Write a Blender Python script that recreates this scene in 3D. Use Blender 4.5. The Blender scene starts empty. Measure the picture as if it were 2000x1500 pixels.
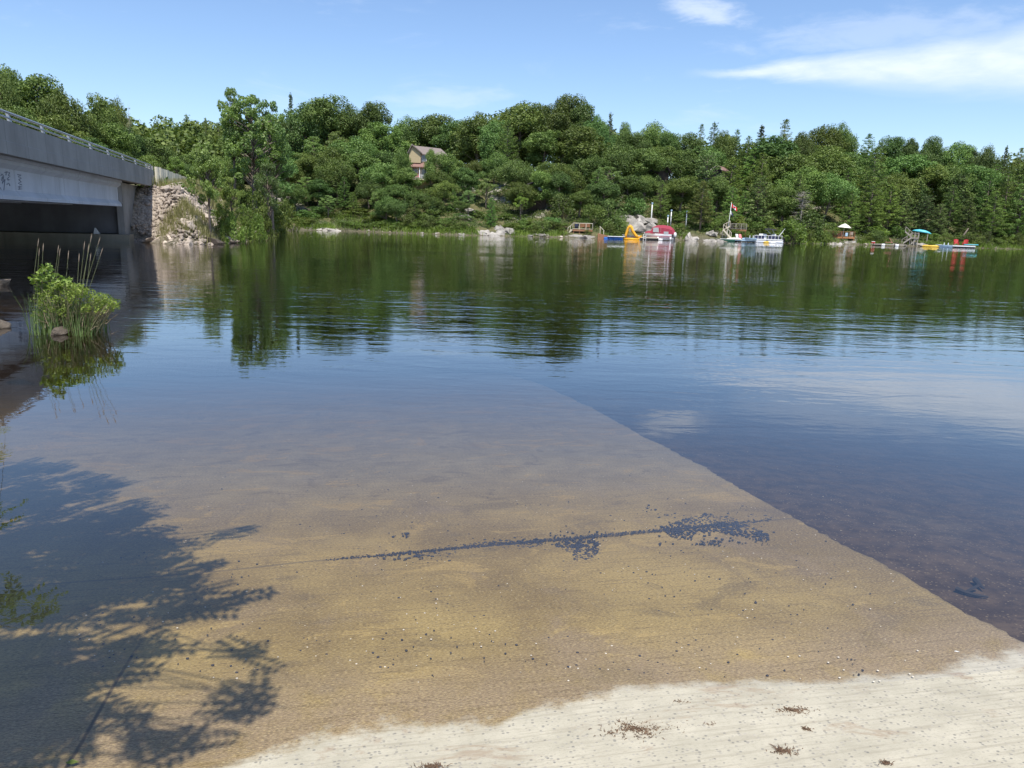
import bpy, bmesh, math, random
import numpy as np
from mathutils import Vector, Matrix, Euler
R = math.radians
C = bpy.context.scene.collection
rng = np.random.default_rng(7); random.seed(7)

# ------------------------------------------------------------------ camera, world, sun, exposure
F = 1450.0; PITCH = R(12.2); ROLL = R(1.7); H = 2.0
cam = bpy.data.cameras.new('camera'); co = bpy.data.objects.new('camera', cam); C.objects.link(co)
cam.sensor_width = 36; cam.lens = 36 * F / 2000; cam.clip_end = 5000; cam.clip_start = .05
CM = Matrix.Translation((0, 0, H)) @ Matrix.Rotation(math.pi/2 - PITCH, 4, 'X') @ Matrix.Rotation(ROLL, 4, 'Z'); co.matrix_world = CM
bpy.context.scene.camera = co
SUN_EL = 65; SUN_AZ = 174     # degrees, azimuth clockwise from +Y
sun = bpy.data.lights.new('sun', 'SUN'); sun.energy = 4.4; sun.angle = R(.53); sun.color = (1, .955, .88)
so = bpy.data.objects.new('sun', sun); C.objects.link(so)
SD = Vector((math.sin(R(SUN_AZ))*math.cos(R(SUN_EL)), math.cos(R(SUN_AZ))*math.cos(R(SUN_EL)), math.sin(R(SUN_EL))))
so.rotation_euler = SD.to_track_quat('Z', 'Y').to_euler()
vs = bpy.context.scene.view_settings; vs.view_transform = 'Standard'; vs.look = 'None'; vs.exposure = 0.40; vs.gamma = 1
bpy.context.scene.cycles.max_bounces = 7; bpy.context.scene.cycles.transparent_max_bounces = 12
bpy.context.scene.cycles.diffuse_bounces = 3; bpy.context.scene.cycles.use_denoising = True

class NT:
    def __init__(s, tree): s.t = tree; s.n = tree.nodes; s.l = tree.links
    def node(s, typ, ins=None, **props):
        nd = s.n.new(typ)
        for k, v in props.items(): setattr(nd, k, v)
        for k, v in (ins or {}).items():
            sk = nd.inputs[k]
            if isinstance(v, bpy.types.NodeSocket): s.l.new(v, sk)
            else: sk.default_value = v
        return nd
    def m(s, op, a, b=None, c=None, clamp=False):
        ins = {0: a}
        if b is not None: ins[1] = b
        if c is not None: ins[2] = c
        return s.node('ShaderNodeMath', ins, operation=op, use_clamp=clamp).outputs[0]
    def mix(s, fac, a, b, blend='MIX'):
        nd = s.node('ShaderNodeMix', None, data_type='RGBA', blend_type=blend)
        for k, v in ((0, fac), (6, a), (7, b)):
            sk = nd.inputs[k]
            if isinstance(v, bpy.types.NodeSocket): s.l.new(v, sk)
            else: sk.default_value = v if k == 0 else (tuple(v) + (1,) if len(v) == 3 else v)
        return nd.outputs[2]
    def noise(s, vec, scale, detail=4, rough=.55, dist=0):
        return s.node('ShaderNodeTexNoise', {'Vector': vec, 'Scale': scale, 'Detail': detail, 'Roughness': rough, 'Distortion': dist}).outputs[0]
    def scl(s, vec, v):
        return s.node('ShaderNodeVectorMath', {0: vec, 1: v}, operation='MULTIPLY').outputs[0]
    def ss(s, x, a, b):
        return s.node('ShaderNodeMapRange', {0: x, 1: a, 2: b, 3: 0., 4: 1.}, interpolation_type='SMOOTHSTEP').outputs[0]

w = bpy.data.worlds.new('World'); bpy.context.scene.world = w; w.use_nodes = True
w.node_tree.nodes.clear(); N = NT(w.node_tree)
sky = N.node('ShaderNodeTexSky', sky_type='NISHITA', sun_disc=False, sun_elevation=R(SUN_EL), sun_rotation=R(SUN_AZ),
             altitude=200, air_density=1.0, dust_density=.6, ozone_density=1.6)
tc = N.node('ShaderNodeTexCoord').outputs['Generated']
sp = N.node('ShaderNodeSeparateXYZ', {0: tc})
az = N.m('MULTIPLY', N.m('ARCTAN2', sp.outputs[0], sp.outputs[1]), 57.2958)
el = N.m('MULTIPLY', N.m('ARCSINE', sp.outputs[2]), 57.2958)
cv = N.node('ShaderNodeCombineXYZ', {0: az, 1: el, 2: 0.}).outputs[0]
n1 = N.noise(N.scl(cv, (.10, .42, 1)), 1.0, 7, .62, .6)
n2 = N.noise(N.scl(cv, (.35, 1.1, 1)), 1.0, 6, .6, .3)
half = N.m('ADD', N.m('MULTIPLY', N.ss(az, 12, 38), 1.6), .25)
cen = N.m('ADD', 10.6, N.m('MULTIPLY', N.m('SUBTRACT', n1, .5), 1.6))
dA = N.m('DIVIDE', N.m('ABSOLUTE', N.m('SUBTRACT', el, cen)), half)
mA = N.m('MULTIPLY', N.m('SUBTRACT', 1., N.ss(dA, .1, 1.7)), N.ss(az, 11., 17.))
mA = N.m('MULTIPLY', mA, N.m('ADD', .38, N.m('MULTIPLY', n2, .85)), clamp=True)
def blob(a0, e0, ra, re, tilt, k):
    da = N.m('SUBTRACT', az, a0)
    x = N.m('DIVIDE', da, ra)
    y = N.m('DIVIDE', N.m('SUBTRACT', N.m('SUBTRACT', el, e0), N.m('MULTIPLY', da, tilt)), re)
    d = N.m('SQRT', N.m('ADD', N.m('MULTIPLY', x, x), N.m('MULTIPLY', y, y)))
    d = N.m('ADD', d, N.m('MULTIPLY', N.m('SUBTRACT', n2, .5), 2.0))
    return N.m('MULTIPLY', N.m('SUBTRACT', 1., N.ss(d, .2, 1.25)), k)
mB = blob(12.7, 14.5, 3.0, .95, -.25, .6); mC = blob(-5., 8.7, 4.5, .8, .08, .28); mD = blob(24, 12.6, 9., 1.3, .02, .28)
wis = N.m('MULTIPLY', N.ss(n1, .55, .85), .35)
tot = N.m('MAXIMUM', N.m('MAXIMUM', mA, mB), N.m('MAXIMUM', N.m('MAXIMUM', mC, mD), wis), clamp=True)
tot = N.m('MULTIPLY', tot, N.ss(el, 1, 7))
skc = N.mix(1.0, sky.outputs[0], (1.03, 1.11, 1.24), 'MULTIPLY')
col = N.mix(tot, skc, (6.3, 7.0, 8.1))
bg = N.node('ShaderNodeBackground', {0: col, 1: .114})
wo = N.node('ShaderNodeOutputWorld'); N.l.new(bg.outputs[0], wo.inputs[0])

# ------------------------------------------------------------------ pixel geometry helpers (only used to survey real positions)
def ray(px, py):
    a = (px-1000)/F; b = -(py-750)/F
    v = (a*math.cos(ROLL)-b*math.sin(ROLL), a*math.sin(ROLL)+b*math.cos(ROLL), -1)
    t = math.pi/2-PITCH
    return Vector((v[0], v[1]*math.cos(t)-v[2]*math.sin(t), v[1]*math.sin(t)+v[2]*math.cos(t)))
def proj(p):
    q = CM.inverted() @ Vector(p); return 1000+F*q.x/-q.z, 750-F*q.y/-q.z
def P(px, py, z=0.):
    d = ray(px, py); return Vector((0, 0, H)) + d*((z-H)/d.z)
def yh(px): return 436+.0297*(px-1000)
def azp(px):
    d = ray(px, yh(px)-60); return math.atan2(d.x, d.y)
def zat(px, py, D):            # height seen at a pixel at horizontal distance D
    d = ray(px, py); return H + d.z*D/math.hypot(d.x, d.y)
BA = R(16.538)                 # bridge axis
ba = Vector((-math.sin(BA), math.cos(BA))); bn = Vector((math.cos(BA), math.sin(BA)))
def uw(u, w_): return (ba.x*u+bn.x*w_, ba.y*u+bn.y*w_)

# ------------------------------------------------------------------ shoreline and terrain
far_px = [(600,449.3),(640,450.5),(700,452),(740,453.5),(775,455),(840,457),(900,459.3),(950,460.3),(1000,461.2),(1050,462.5),(1100,463.8),(1140,465),(1180,466.3),(1250,467.6),(1330,469.6),(1370,471),(1420,472),(1480,473),(1540,475.2),(1580,476),(1620,476.6),(1660,477.6),(1700,478.8),(1750,480),(1800,481.4),(1860,483.3),(1930,485.3),(2000,487),(2100,489)]
far_pts = [tuple(P(*q)[:2]) for q in far_px]
emb = [uw(57.6,-11), uw(58.2,-9.7), uw(55.2,-8.3), uw(54.2,-7.4), uw(55.3,-5.6), uw(59,-4.6), uw(65,-3.9), uw(73,-3.3), uw(84,-2.8), uw(96,-2.6), uw(107,-2.2), uw(118,-1.5)]
near = [uw(22.5,-22), uw(22.5,-9), (-10.4,13.2), (-8.3,10.2), (-7.3,7.6), (-6.7,5.0), (-6.35,2.6), (-5.84,1.46), (-3.4,1.97), (-1.0,2.49), (.04,2.77), (1.3,3.0), (2.57,3.28), (3.4,3.1), (6,2.2), (12,1), (30,-4), (90,-14), (230,-20)]
poly = np.array([uw(57.6,-22)] + emb + far_pts + [(180,190),(320,240),(420,100),(230,-20)] + near[::-1] + [(-110,10),(-190,60),(-110,70)])
def sdist(x, y):               # + on land, - in water
    x = np.asarray(x, float); y = np.asarray(y, float)
    best = np.full(x.shape, 1e9); inside = np.zeros(x.shape, bool)
    M_ = len(poly)
    for i in range(M_):
        x1, y1 = poly[i]; x2, y2 = poly[(i+1) % M_]
        dx, dy = x2-x1, y2-y1
        t = np.clip(((x-x1)*dx+(y-y1)*dy)/(dx*dx+dy*dy+1e-9), 0, 1)
        best = np.minimum(best, (x-x1-t*dx)**2+(y-y1-t*dy)**2)
        c = (y1 > y) != (y2 > y)
        xi = (x2-x1)*(y-y1)/((y2-y1) if y2 != y1 else 1e-9)+x1
        inside ^= c & (x < xi)
    d = np.sqrt(best)
    return np.where(inside, -d, d)
def sm(x, a, b):
    t = np.clip((x-a)/(b-a), 0, 1); return t*t*(3-2*t)
RT = np.array((math.sin(R(-12.2)), math.cos(R(-12.2)))); RS = np.array((RT[1], -RT[0]))
S0 = 2.66; JK = 0.0740; JS = 4.5679
QL = -5.4      # left edge of the two-lane slab
def ramp_z(s): return np.where(s > S0, -(s-S0)*.075-np.maximum(0, s-8.5)**2*.0055, -(s-S0)*.11)
def wob(x, y):
    return (np.sin(x*.21+1.3*np.sin(y*.17))*np.cos(y*.19+.7*np.sin(x*.11)) + .5*np.sin(x*.55+y*.31)+.35*np.sin(x*.93-y*1.1))
def G(x, y):
    x = np.asarray(x, float); y = np.asarray(y, float)
    d = sdist(x, y); u = x*ba.x+y*ba.y; ww = x*bn.x+y*bn.y
    a = np.degrees(np.arctan2(x, y)); D = np.hypot(x, y)
    # far hillside
    hill = np.where(d < 3, d*.42, 1.26+(d-3)*.31)
    hill = np.where(hill > 11, 11+(hill-11)*.25, hill); hill = np.minimum(hill, 17)
    hill = hill + np.clip(d/8, 0, 1)*wob(x, y)*.55
    em = np.minimum(3.85+np.clip((u-68)/8, 0, 1)*.5, d*.95)
    em = em + np.clip((-ww-22)/30, 0, 1)*3 + sm(D, 125, 260)*17*sm(-a, 16, 20)
    k = sm(a, -19.5, -15.5)*sm(D, 60, 110)
    nearland = np.minimum(1.6, d*.16+.02) + np.clip(d/20, 0, 1)*.3*wob(x, y)
    land = hill*k + em*(1-k)
    land = np.where((y < 32) & (D < 100), nearland, land)
    # bed
    dd = -d
    bed = -np.minimum(3.2, .05+dd*.17)
    s = x*RT[0]+y*RT[1]; q = x*RS[0]+y*RS[1]
    ks = sm(-q, 9.5, 7.0)*sm(s, 1.0, 2.0)*sm(s, 22, 13)*(q < 3.4)
    bed = bed*(1-ks) + (ramp_z(s)-.014+.006*wob(x*3, y*3))*ks
    kr = sm(q, 3.2, 3.4)*sm(s, 1.0, 2.2)*sm(q, 14, 8)*sm(s, 20, 12)
    bed = np.where(q > 3.2, bed*(1-kr) + (-.10-(s-S0)*.085-(q-3.2)*.05+.03*wob(x*4, y*4))*kr, bed)
    z = np.where(d > 0, land, bed)
    # under the ramp slab keep the ground below it
    on = (q > QL) & (q < 3.32) & (s < 17.5) & (s > -14)
    z = np.where(on, np.minimum(z, ramp_z(s)-.18), z)
    side = ((q <= QL) & (q > QL-.7) | (q >= 3.32) & (q < 6)) & (s < S0-.1) & (s > -14)
    z = np.where(side & (z > ramp_z(s)-.03), ramp_z(s)-.03, z)
    # bridge abutment bays stay clear of soil
    ab = (ww < -9.6) & (ww > -20.5) & (u > 50) & (u < 58.6); z = np.where(ab, np.minimum(z, -1.2), z)
    return z
def g(x, y): return float(G(np.array([x]), np.array([y]))[0])
# distance of the far shore along an azimuth
faz = [math.atan2(p[0], p[1]) for p in far_pts]; fD = [math.hypot(*p) for p in far_pts]
def shoreD(px): return float(np.interp(azp(px), faz, fD))
def at(px, d=0.):              # point d metres behind the far shore in the direction of a pixel column
    a = azp(px); D = shoreD(px)+d
    return D*math.sin(a), D*math.cos(a), D
def polar(px, D):
    a = azp(px); return D*math.sin(a), D*math.cos(a)

# ------------------------------------------------------------------ object helpers
def tag(o, label=None, cat=None, group=None, kind=None):
    if label: o['label'] = label
    if cat: o['category'] = cat
    if group: o['group'] = group
    if kind: o['kind'] = kind
    return o
def empty(name, loc, rz=0., label=None, cat=None, group=None):
    o = bpy.data.objects.new(name, None); C.objects.link(o); o.location = loc; o.rotation_euler = (0, 0, rz)
    o.empty_display_size = .2
    return tag(o, label, cat, group)
def mesh_np(name, V, Fq, smooth=False):
    V = np.asarray(V, np.float32).reshape(-1, 3); Fq = np.asarray(Fq, np.int32)
    k = Fq.shape[1]; me = bpy.data.meshes.new(name)
    me.vertices.add(len(V)); me.vertices.foreach_set('co', V.ravel())
    me.loops.add(Fq.size); me.loops.foreach_set('vertex_index', Fq.ravel())
    me.polygons.add(len(Fq)); me.polygons.foreach_set('loop_start', np.arange(0, Fq.size, k, dtype=np.int32))
    me.update(calc_edges=True); me.validate()
    if smooth: me.polygons.foreach_set('use_smooth', np.ones(len(Fq), bool))
    return me
def link(name, me, mat, parent=None, **kw):
    o = bpy.data.objects.new(name, me); C.objects.link(o)
    if mat and not me.materials: me.materials.append(mat)
    if parent: o.parent = parent
    return tag(o, **kw)
class MB:
    def __init__(s): s.v = []; s.f = []
    def add(s, v, f):
        k = len(s.v); s.v += [tuple(p) for p in v]; s.f += [tuple(i+k for i in q) for q in f]; return s
    def box(s, x0, x1, y0, y1, z0, z1, M=None):
        v = [Vector((x, y, z)) for z in (z0, z1) for y in (y0, y1) for x in (x0, x1)]
        if M: v = [M @ p for p in v]
        return s.add(v, [(0,2,3,1),(4,5,7,6),(0,1,5,4),(2,6,7,3),(0,4,6,2),(1,3,7,5)])
    def bar(s, a, b, w_, h_=None):     # box beam between two points
        a = Vector(a); b = Vector(b); d = b-a; L = d.length
        M = Matrix.Translation(a) @ d.to_track_quat('Z', 'Y').to_matrix().to_4x4()
        h_ = h_ or w_
        return s.box(-w_/2, w_/2, -h_/2, h_/2, 0, L, M)
    def tube(s, pts, rad, n=7, cap=True):
        pts = [Vector(p) for p in pts]; m_ = len(pts)
        rad = rad if isinstance(rad, (list, tuple)) else [rad]*m_
        rings = []
        for i, p in enumerate(pts):
            d = (pts[min(i+1, m_-1)]-pts[max(i-1, 0)]).normalized()
            x = d.orthogonal().normalized() if i == 0 else (x-d*x.dot(d)).normalized()
            y = d.cross(x)
            rings.append([p+(x*math.cos(t)+y*math.sin(t))*rad[i] for t in [2*math.pi*j/n for j in range(n)]])
        return s.loft(rings, cap)
    def loft(s, rings, cap=True):
        n = len(rings[0]); v = [p for r in rings for p in r]; f = []
        for i in range(len(rings)-1):
            for j in range(n):
                f.append((i*n+j, i*n+(j+1) % n, (i+1)*n+(j+1) % n, (i+1)*n+j))
        if cap: f.append(tuple(range(n))[::-1]); f.append(tuple((len(rings)-1)*n+j for j in range(n)))
        return s.add(v, f)
    def prism(s, poly2, y0, y1):        # polygon in xz extruded along y
        n = len(poly2)
        v = [(x, y0, z) for x, z in poly2]+[(x, y1, z) for x, z in poly2]
        f = [tuple(range(n)), tuple(range(2*n-1, n-1, -1))]+[(i, i+n, (i+1) % n+n, (i+1) % n) for i in range(n)]
        return s.add(v, f)
    def blob(s, c, r, n=8, m_=6):
        rings = []
        for i in range(1, m_):
            t = math.pi*i/m_
            rings.append([(c[0]+r[0]*math.sin(t)*math.cos(2*math.pi*j/n), c[1]+r[1]*math.sin(t)*math.sin(2*math.pi*j/n), c[2]-r[2]*math.cos(t)) for j in range(n)])
        return s.loft(rings)
    def mesh(s, name, smooth=False, bevel=0.):
        me = bpy.data.meshes.new(name); me.from_pydata(s.v, [], s.f)
        bm = bmesh.new(); bm.from_mesh(me); bmesh.ops.recalc_face_normals(bm, faces=bm.faces)
        if bevel: bmesh.ops.bevel(bm, geom=bm.edges, offset=bevel, segments=1, affect='EDGES', clamp_overlap=True)
        bm.to_mesh(me); bm.free()
        if smooth:
            for p in me.polygons: p.use_smooth = True
        return me
    def build(s, name, mat, parent=None, smooth=False, bevel=0., **kw):
        return link(name, s.mesh(name, smooth, bevel), mat, parent, **kw)

# ------------------------------------------------------------------ materials
def mat(name):
    m_ = bpy.data.materials.new(name); m_.use_nodes = True; m_.node_tree.nodes.clear()
    T = NT(m_.node_tree); out = T.node('ShaderNodeOutputMaterial'); return m_, T, out
def simple(name, c, rough=.6, var=.15, scale=3., spec=.3, bump=0., metal=0.):
    m_, T, out = mat(name)
    tcn = T.node('ShaderNodeTexCoord').outputs['Object']
    n = T.noise(tcn, scale, 5); f = T.m('MULTIPLY', T.m('SUBTRACT', n, .5), var*4, clamp=False)
    c0 = tuple(x*(1-var) for x in c); c1 = tuple(min(1, x*(1+var)) for x in c)
    col = T.mix(T.m('ADD', f, .5, clamp=True), c0, c1)
    b = T.node('ShaderNodeBsdfPrincipled', {'Base Color': col, 'Roughness': rough, 'Specular IOR Level': spec, 'Metallic': metal})
    if bump:
        T.l.new(T.node('ShaderNodeBump', {'Strength': 1., 'Distance': bump, 'Height': T.noise(tcn, scale*3, 6)}).outputs[0], b.inputs['Normal'])
    T.l.new(b.outputs[0], out.inputs[0]); return m_
def leafmat(name, dark, light, trans=.3, gloss=.018):
    m_, T, out = mat(name)
    geo = T.node('ShaderNodeNewGeometry'); oi = T.node('ShaderNodeObjectInfo')
    r = geo.outputs['Random Per Island']
    n = T.noise(T.node('ShaderNodeTexCoord').outputs['Object'], .55, 2)
    f = T.m('ADD', T.m('MULTIPLY', r, .6), T.m('MULTIPLY', T.ss(n, .35, .65), .4), clamp=True)
    col = T.mix(f, dark, light)
    col = T.mix(1., col, oi.outputs['Color'], 'MULTIPLY')
    hs = T.node('ShaderNodeHueSaturation', {'Hue': T.m('ADD', .485, T.m('MULTIPLY', oi.outputs['Random'], .03)), 'Value': T.m('ADD', .85, T.m('MULTIPLY', oi.outputs['Random'], .3)), 'Color': col}).outputs[0]
    d = T.node('ShaderNodeBsdfDiffuse', {0: hs}); t = T.node('ShaderNodeBsdfTranslucent', {0: T.mix(1., hs, (1.15, 1.25, .55), 'MULTIPLY')})
    gl = T.node('ShaderNodeBsdfGlossy', {0: (1, 1, 1, 1), 'Roughness': .5})
    a = T.node('ShaderNodeMixShader', {0: trans, 1: d.outputs[0], 2: t.outputs[0]})
    b = T.node('ShaderNodeMixShader', {0: gloss, 1: a.outputs[0], 2: gl.outputs[0]})
    T.l.new(b.outputs[0], out.inputs[0]); return m_
L_OAK = leafmat('oak_leaves', (.048, .086, .020), (.205, .275, .068), .18)
L_LIGHT = leafmat('poplar_leaves', (.10, .16, .04), (.29, .39, .12), .35, .025)
L_PINE = leafmat('pine_needles', (.042, .078, .022), (.205, .268, .076), .13, .012)
L_DARKP = leafmat('spruce_needles', (.04, .066, .026), (.115, .15, .06), .12, .03)
L_BUSH = leafmat('shrub_leaves', (.075, .12, .025), (.24, .31, .075), .35)
L_WEED = leafmat('weeds', (.16, .17, .06), (.38, .36, .16), .3)
L_VIVID = leafmat('island_leaves', (.09, .15, .03), (.36, .44, .12), .35)
BARK = simple('bark', (.19, .155, .125), .9, .35, 4, .1, .02)
BARKP = simple('pale_bark', (.33, .30, .26), .9, .25, 4, .1, .02)

def concrete(name, c, joints=0., streak=.35):
    m_, T, out = mat(name)
    o = T.node('ShaderNodeTexCoord').outputs['Object']
    n1 = T.noise(o, .7, 6, .6); n2 = T.noise(T.scl(o, (.7, .9, .10)), 1.0, 5, .6); n3 = T.noise(o, 14., 4)
    f = T.m('ADD', T.m('MULTIPLY', n1, .5), T.m('MULTIPLY', n2, .5))
    f = T.ss(f, .33, .68)
    col = T.mix(f, tuple(x*(1-streak) for x in c), tuple(x*1.08 for x in c))
    col = T.mix(T.m('MULTIPLY', n3, .25), col, tuple(x*.6 for x in c))
    st_ = T.noise(T.scl(o, (1.2, 2.6, .10)), 1.0, 4, .6); col = T.mix(T.m('MULTIPLY', T.ss(st_, .60, .70), .45), col, tuple(x*.45 for x in c))
    if joints:
        y = T.node('ShaderNodeSeparateXYZ', {0: o}).outputs[1]
        fr = T.m('FRACT', T.m('DIVIDE', y, joints))
        ln = T.m('LESS_THAN', T.m('ABSOLUTE', T.m('SUBTRACT', fr, .5)), .012/joints*1.6)
        col = T.mix(T.m('MULTIPLY', ln, .55), col, tuple(x*.3 for x in c))
    b = T.node('ShaderNodeBsdfPrincipled', {'Base Color': col, 'Roughness': .85, 'Specular IOR Level': .2,
        'Normal': T.node('ShaderNodeBump', {'Strength': .6, 'Distance': .01, 'Height': n3}).outputs[0]})
    T.l.new(b.outputs[0], out.inputs[0]); return m_
CONC = concrete('concrete', (.31, .30, .275), 2.4, .22)
GIRD = concrete('painted_girder', (.50, .53, .57), 6.1, .15)
CONC2 = concrete('abutment_concrete', (.33, .325, .31), 0)
ABSHADE = concrete('shade_toned_abutment_concrete', (.15, .155, .165), 0); STAIN2 = concrete('algae_stained_footing', (.33, .30, .23), 0)  # abutment concrete: deep shade under the bridge is put into its colour
STEEL = simple('galvanised_steel', (.42, .44, .46), .4, .12, 2, .5, 0, .6)
WHITE = simple('white_paint', (.78, .78, .76), .4, .06, 2, .4)
GRAYW = simple('grey_weathered_wood', (.36, .32, .27), .85, .25, 4)
BRNW = simple('brown_stained_wood', (.30, .15, .08), .8, .25, 4)
PALEW = simple('pale_timber', (.56, .50, .38), .85, .18, 5)
DARK = simple('dark_interior', (.02, .02, .022), .8)
NAVY = simple('navy_panel', (.03, .035, .08), .5)
BLACK = simple('black_rubber', (.02, .02, .02), .6)
BLUE = simple('blue_plastic', (.03, .13, .42), .45, .1)
YEL = simple('yellow_vinyl', (.78, .38, .03), .4, .05)
YEL2 = simple('yellow_plastic', (.72, .46, .06), .45, .1)
RED = simple('red_plastic', (.50, .04, .045), .45, .1)
MAR = simple('maroon_canvas', (.33, .045, .07), .8, .15)
TURQ = simple('turquoise_plastic', (.10, .48, .55), .4, .12)
PINK = simple('pink_canvas', (.62, .22, .22), .7)
LBLUE = simple('pale_blue_plastic', (.42, .58, .70), .45, .08)
CLOTHW = simple('cream_canvas', (.74, .70, .60), .8, .08)
ROOFG = simple('grey_shingles', (.21, .175, .155), .9, .25, 6)
ROOFR = simple('red_brown_roof', (.24, .14, .115), .85, .2, 5)
ROOFD = simple('dark_roof', (.11, .09, .10), .85, .25, 5)
WALLY = simple('cream_yellow_siding', (.46, .37, .22), .8, .08)
WALLD = simple('dark_siding', (.06, .045, .035), .8, .2)
m_, T, out = mat('window_glass')
T.l.new(T.node('ShaderNodeBsdfPrincipled', {'Base Color': (.08, .10, .12, 1), 'Roughness': .08, 'Specular IOR Level': .8}).outputs[0], out.inputs[0]); GLASS = m_
m_, T, out = mat('clear_vinyl')
T.l.new(T.node('ShaderNodeBsdfPrincipled', {'Base Color': (.42, .44, .43, 1), 'Roughness': .15, 'Specular IOR Level': .7}).outputs[0], out.inputs[0]); VINYL = m_
def rockmat(name, a, b, c):
    m_, T, out = mat(name)
    o = T.node('ShaderNodeNewGeometry').outputs['Position']; oi = T.node('ShaderNodeObjectInfo').outputs['Random']
    n = T.noise(o, 1.1, 7, .65); n2 = T.noise(o, 9., 5, .7)
    col = T.mix(T.ss(n, .35, .65), a, b); col = T.mix(T.ss(n2, .52, .75), col, c)
    col = T.node('ShaderNodeHueSaturation', {'Value': T.m('ADD', .75, T.m('MULTIPLY', oi, .5)), 'Color': col}).outputs[0]
    bs = T.node('ShaderNodeBsdfPrincipled', {'Base Color': col, 'Roughness': .9, 'Specular IOR Level': .2,
       'Normal': T.node('ShaderNodeBump', {'Strength': .9, 'Distance': .06, 'Height': T.m('ADD', n2, n)}).outputs[0]})
    T.l.new(bs.outputs[0], out.inputs[0]); return m_
ROCK = rockmat('riprap_stone', (.32, .26, .21), (.54, .46, .38), (.17, .15, .135))
GRAN = rockmat('granite', (.23, .21, .185), (.40, .37, .32), (.17, .155, .135))
WETR = rockmat('dark_wet_stone', (.09, .075, .06), (.17, .14, .11), (.05, .045, .04))

# ------------------------------------------------------------------ ground
n = 360
t = np.linspace(-1, 1, n); wx = 520*(.05*t+.95*t**3); 
X, Y = np.meshgrid(wx+5, 560*(.05*t+.95*t**3)+4)
Z = G(X, Y)
D_ = sdist(X, Y)
Z = Z + np.where((D_ > 2) & (Y > 40), rng.normal(0, .12, Z.shape), 0)
idx = np.arange(n*n).reshape(n, n)
Fq = np.stack([idx[:-1, :-1], idx[:-1, 1:], idx[1:, 1:], idx[1:, :-1]], -1).reshape(-1, 4)
me = mesh_np('ground', np.stack([X, Y, Z], -1), Fq, True)
U_ = X*ba.x+Y*ba.y; W_ = X*bn.x+Y*bn.y; s_ = X*RT[0]+Y*RT[1]; q_ = X*RS[0]+Y*RS[1]
zone = np.zeros((n*n, 4), np.float32); zone[:, 3] = 1
zone[:, 0] = (sm(-q_, 11, 8)*(q_ < 3.25)*sm(s_, 24, 15)).ravel()               # sandy bed left of the ramp
zone[:, 1] = ((W_ > -11)*(W_ < -2)*sm(U_, 74, 63)*(U_ > 50)).ravel()            # riprap
zone[:, 2] = (D_ > .6).ravel()
ca = me.color_attributes.new('zone', 'FLOAT_COLOR', 'POINT'); ca.data.foreach_set('color', zone.ravel())
m_, T, out = mat('ground')
geo = T.node('ShaderNodeNewGeometry').outputs['Position']; zc = T.node('ShaderNodeVertexColor', layer_name='zone').outputs[0]
zs = T.node('ShaderNodeSeparateColor', {0: zc})
na = T.noise(geo, .35, 6, .6); nb = T.noise(geo, 5., 6, .65); nc = T.noise(geo, 38., 3, .6); nd = T.noise(geo, .12, 4)
vor = T.node('ShaderNodeTexVoronoi', {'Vector': geo, 'Scale': 95.}); vc = T.node('ShaderNodeSeparateColor', {0: vor.outputs['Color']}).outputs[0]
mud = T.mix(T.ss(nb, .35, .68), (.060, .040, .026), (.125, .088, .056))
mud = T.mix(T.m('MULTIPLY', T.m('GREATER_THAN', vc, .965), .6), mud, (.30, .24, .16))
mud = T.mix(T.m('MULTIPLY', T.ss(nc, .55, .8), .6), mud, (.03, .022, .018))
sand = T.mix(T.ss(nb, .3, .7), (.255, .21, .155), (.37, .315, .245)); sand = T.mix(T.m('MULTIPLY', T.ss(nc, .52, .66), .4), sand, (.12, .085, .055))
sand = T.mix(T.m('MULTIPLY', T.m('GREATER_THAN', vc, .93), .6), sand, (.62, .56, .46))
sand = T.mix(T.m('MULTIPLY', T.m('LESS_THAN', vc, .10), .7), sand, (.08, .065, .05))
bed = T.mix(zs.outputs[0], mud, sand)
land = T.mix(T.ss(na, .38, .6), (.05, .07, .025), (.13, .12, .055)); land = T.mix(T.ss(nb, .5, .75), land, (.20, .16, .11))
land = T.mix(T.ss(nd, .56, .66), land, (.36, .33, .28))
rip = T.mix(T.ss(nb, .35, .65), (.24, .20, .16), (.46, .39, .32)); land = T.mix(zs.outputs[1], land, rip)
bank = T.mix(T.ss(nb, .4, .6), (.06, .055, .035), (.17, .15, .11))
zz = T.node('ShaderNodeSeparateXYZ', {0: geo}).outputs[2]
land = T.mix(zs.outputs[2], bank, land)
col = T.mix(T.ss(zz, -.06, .05), bed, land)
bs = T.node('ShaderNodeBsdfPrincipled', {'Base Color': col, 'Roughness': .95, 'Specular IOR Level': .1,
    'Normal': T.node('ShaderNodeBump', {'Strength': .7, 'Distance': .03, 'Height': T.m('ADD', nb, T.m('MULTIPLY', nc, .4))}).outputs[0]})
T.l.new(bs.outputs[0], out.inputs[0])
link('ground', me, m_, kind='structure')

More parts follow.
